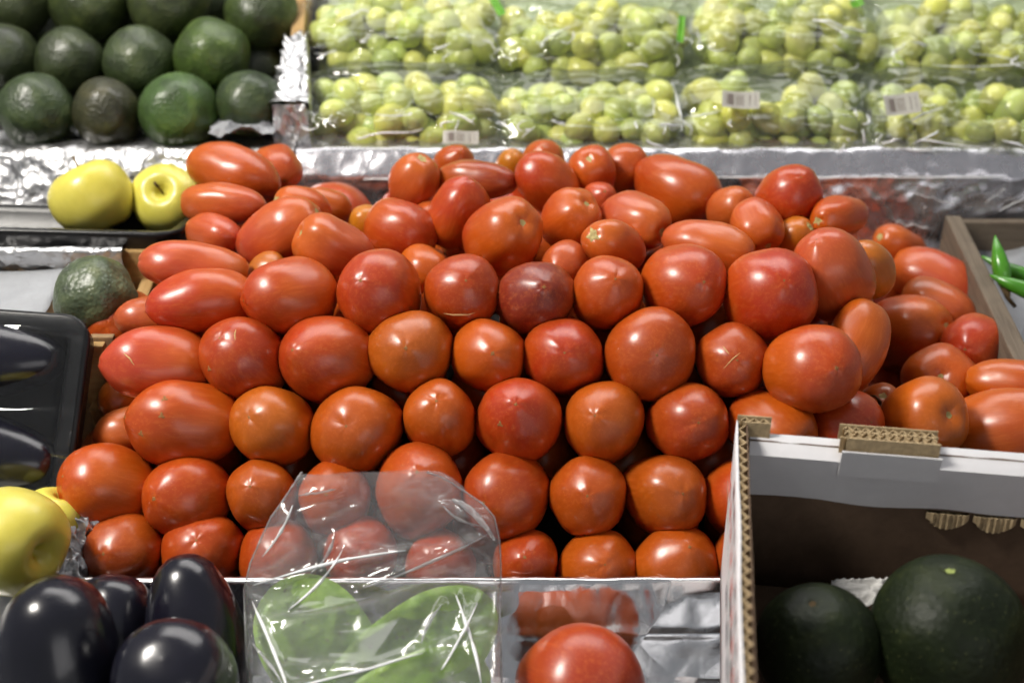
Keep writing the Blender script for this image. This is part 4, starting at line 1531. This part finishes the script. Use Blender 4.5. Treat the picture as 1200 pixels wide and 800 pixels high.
# print on the outside of the left wall: green lines, red and dark lettering, along the wall
def stripe(name, x0, x1, z0, z1, mat):
    def fn(u, v):
        x = x0 + (x1 - x0) * u
        return (-0.0022 - 0.0002, -x, z0 + (z1 - z0) * v)
    put(name, sheet_data(name, fn, 12, 2, mat), BX)
stripe("printed_line", 0.012, 0.30, 0.0900, 0.0915, M['print_green'])
stripe("printed_line", 0.012, 0.30, 0.0945, 0.0956, M['print_green'])
rr = random.Random(2)
for k in range(10):
    x0 = 0.035 + 0.024 * k
    stripe("printed_letter", x0, x0 + 0.015 * rr.uniform(0.6, 1), 0.104, 0.116, M['print_red'])
for k in range(6):
    x0 = 0.10 + 0.03 * k
    stripe("printed_letter", x0, x0 + 0.022, 0.074, 0.084, M['print_black'])
# fruit inside
def melon(px, py, r, zc, ax, seed, lab):
    R = r * zc / FPX
    me = revolve("green_mango", [(0, -1.02 * R), (0.55 * R, -0.90 * R), (0.95 * R, -0.38 * R), (1.0 * R, 0.1 * R), (0.86 * R, 0.58 * R), (0.5 * R, 0.92 * R), (0.18 * R, 1.0 * R), (0, 0.97 * R)], 48, M['mango'], seed, 0.05, 0.9)
    o = put("green_mango", me)
    place(o, P(px, py, zc), ax, 0.4)
    tag(o, lab, "fruit", "dark green fruit in the white box")
    sm = star_disc("stem_scar", 0.0040, 0.0005, 5, M['areole'] if seed == 3 else M['stem'])
    put("stem_scar", sm, o, Matrix.Translation((0, 0, 0.972 * R)))
melon(1110, 745, 90, 0.785, CU * 0.92 + CR * -0.08 + CB * 0.35, 3, "larger dark green fruit in the white box at the right")
melon(958, 757, 72, 0.790, CU * 0.75 + CR * -0.2 + CB * 0.5, 5, "smaller dark green fruit in the shadowed left corner of the box")
crumple("tissue_paper", P(1020, 708, 0.845), 0.05, 0.02, 0.015, M['tissue'], 9.0, "white tissue showing between the two dark green fruit", "tissue")  # crumpled white patch in the gap between the two fruit

# ------------------------------------------------------------------ bag of cactus paddles
NB = empty("plastic_bag", P(437, 800, 0.84))
tag(NB, "open clear plastic bag of cactus paddles leaning on the foil lip", "plastic bag")
NBI = NB.matrix_basis.inverted()
EDGE = [(900, 292, 592), (800, 290, 588), (720, 287, 586), (690, 286, 587), (660, 293, 587), (630, 306, 585), (605, 318, 579), (590, 329, 566), (578, 337, 548), (566, 345, 530), (558, 350, 516), (553, 354, 500)]
EY = [e[0] for e in EDGE][::-1]
EL = [e[1] for e in EDGE][::-1]
ER = [e[2] for e in EDGE][::-1]
CREASE = [((300, 682), (478, 640), 0.004, 5), ((430, 680), (575, 622), 0.005, 6), ((300, 700), (350, 792), 0.004, 5), ((350, 790), (500, 750), 0.003, 5),
          ((300, 745), (345, 788), 0.003, 5), ((498, 740), (520, 700), 0.003, 5), ((520, 770), (560, 700), 0.003, 6), ((350, 580), (395, 570), 0.003, 6),
          ((520, 590), (575, 615), 0.004, 7), ((310, 650), (345, 590), 0.003, 5), ((370, 665), (395, 622), 0.002, 5), ((535, 690), (565, 790), 0.003, 5), ((345, 705), (405, 640), 0.002, 4)]


def bag_depth(py):
    return float(np.interp(py, [550, 680, 800, 900], [0.852, 0.862, 0.822, 0.805]))


def bag_fn(side):
    def fn(u, v):
        py = 900 - (900 - 553) * v
        l, r = np.interp(py, EY, EL), np.interp(py, EY, ER)
        wob = 4 * nz(v * 6, side, 2)
        px = l + (r - l) * u + wob * (1 - abs(2 * u - 1))
        if py < 575:
            py -= 0.12 * (px - 420) * 0.25 + 5 * nz(px * 0.02, side, 4)
        full = float(np.interp(py, [550, 620, 690, 760, 900], [0.004, 0.007, 0.018, 0.032, 0.038]))
        bul = full * math.sqrt(max(0.0, 1 - (2 * u - 1) ** 2)) ** 0.8
        off = -bul if side < 0 else bul * 0.45
        q = P(px, py, bag_depth(py))
        w = 0.004 * nz(px * 0.012, py * 0.018, side * 3.0) + 0.0022 * (1 - 2 * abs(nz(px * 0.020 + py * 0.012, py * 0.012 - px * 0.006, side * 5.0)))
        for (x0, y0), (x1, y1), amp, sg in CREASE:
            dx, dy = x1 - x0, y1 - y0
            L2 = dx * dx + dy * dy
            t = max(0, min(1, ((px - x0) * dx + (py - y0) * dy) / L2))
            dd = math.hypot(px - x0 - t * dx, py - y0 - t * dy)
            w += amp * math.exp(-(dd / sg) ** 2) * (1 if side < 0 else 0.4)
        e = min(1, 8 * u, 8 * (1 - u))
        q = q - CB * off + CB * (w * e)
        return NBI @ q
    return fn


put("front_film", sheet_data("front_film", bag_fn(-1), 130, 130, M['film_bag']), NB)
put("back_film", sheet_data("back_film", bag_fn(1), 80, 80, M['film_bag']), NB)
def seam(path, r):
    vs, fs = tube([NBI @ q for q in path], [r] * len(path), 6)
    put("seam", mesh_data("seam", vs, fs, M['film_seam']), NB)
for lst in (EDGE,):
    seam([P(e[1], e[0], bag_depth(e[0])) for e in lst[1:]], 0.0007)
    seam([P(e[2], e[0], bag_depth(e[0])) for e in lst[1:]], 0.0007)
BF = bag_fn(-1)
def on_bag(px, py):
    v = (900 - py) / (900 - 553)
    l, r = np.interp(py, EY, EL), np.interp(py, EY, ER)
    return Vector(BF(min(0.99, max(0.01, (px - l) / (r - l))), v))
crng = random.Random(4)
for (x0, y0), (x1, y1), amp, sg in CREASE:
    n = 10
    ox, oy = crng.uniform(-6, 6), crng.uniform(-6, 6)
    pts = []
    for k in range(n + 1):
        t = k / n
        b_ = 4 * t * (1 - t)
        pts.append(on_bag(x0 + (x1 - x0) * t + ox * b_, y0 + (y1 - y0) * t + oy * b_) + CB * 0.0004)
    vs, fs = tube(pts, [0.0002 + (0.0004 + 0.0008 * crng.random()) * (4 * (k / n) * (1 - k / n)) ** 0.7 for k in range(n + 1)], 8)
    put("fold", mesh_data("fold", vs, fs, M['film_fold'] if crng.random() < 0.45 else M['film_seam']), NB)  # thin pale tubes, glare along the bag creases put into their colour
# rolled lip of the bag mouth
vs, fs = tube([NBI @ P(530 + 10 * k, 585 + 3 * k + (k * k) * 1.3, 0.842) for k in range(6)], [0.0010, 0.0018, 0.0026, 0.0024, 0.0018, 0.0010], 10)
put("rolled_mouth", mesh_data("rolled_mouth", vs, fs, M['film_seam']), NB)


def paddle(cx, cy, w, h, zc, ang, lean, lab, seed):
    """flat oval cactus pad, thickness about 1 cm"""
    s = zc / FPX
    W, H = w * s / 2, h * s / 2
    vs, fs = [], []
    rings, seg = 12, 44
    ths = 0.006
    for side in (1, -1):
        for k in range(rings + 1):
            rr_ = k / rings
            for i in range(seg):
                t = 2 * math.pi * i / seg
                rad = rr_
                x = W * rad * math.cos(t) * (1 + 0.18 * math.sin(t)) * (1 + 0.05 * nz(math.cos(t), math.sin(t), seed, 1.5))
                y = H * rad * math.sin(t)
                z = side * ths * math.sqrt(max(0, 1 - rr_ ** 3)) + 0.008 * nz(x, y, seed, 18) + 0.010 * (x / W) ** 2
                vs.append((x, y, z))
    n1 = (rings + 1) * seg
    for sd in (0, 1):
        for k in range(rings):
            for i in range(seg):
                p, q = sd * n1 + k * seg + i, sd * n1 + k * seg + (i + 1) % seg
                f = (p, q, q + seg, p + seg)
                fs.append(f[::-1] if sd == 0 else f)
    me = mesh_data("cactus_paddle", vs, fs, M['nopal'])
    o = put("cactus_paddle", me)
    z = (CB * math.cos(lean) + CU * math.sin(lean)).normalized()
    m = (axis_rot_up(z, ang)).to_4x4()
    m.translation = P(cx, cy, zc)
    o.matrix_basis = m
    tag(o, lab, "cactus paddle", "cactus paddles in the plastic bag")
    r = random.Random(seed)
    am = star_disc("areole", 0.0014, 0.0005, 4, M['areole'], 8)
    for k in range(16):
        t, q = r.uniform(0, 6.28), math.sqrt(r.uniform(0.02, 0.8))
        x, y = W * q * math.cos(t), H * q * math.sin(t)
        z = ths * math.sqrt(max(0, 1 - q ** 3)) + 0.008 * nz(x, y, seed, 18) + 0.010 * (x / W) ** 2
        put("areole", am, o, Matrix.Translation((x, y, z)))


paddle(384, 765, 128, 205, 0.862, 0.70, 0.15, "dark green cactus paddle at the left inside the bag", 1)
paddle(470, 780, 118, 262, 0.856, -0.95, 0.15, "broad cactus paddle at the right inside the bag", 2)
paddle(458, 834, 108, 250, 0.836, -1.15, 0.2, "light green cactus paddle in front at the bottom of the bag", 3)
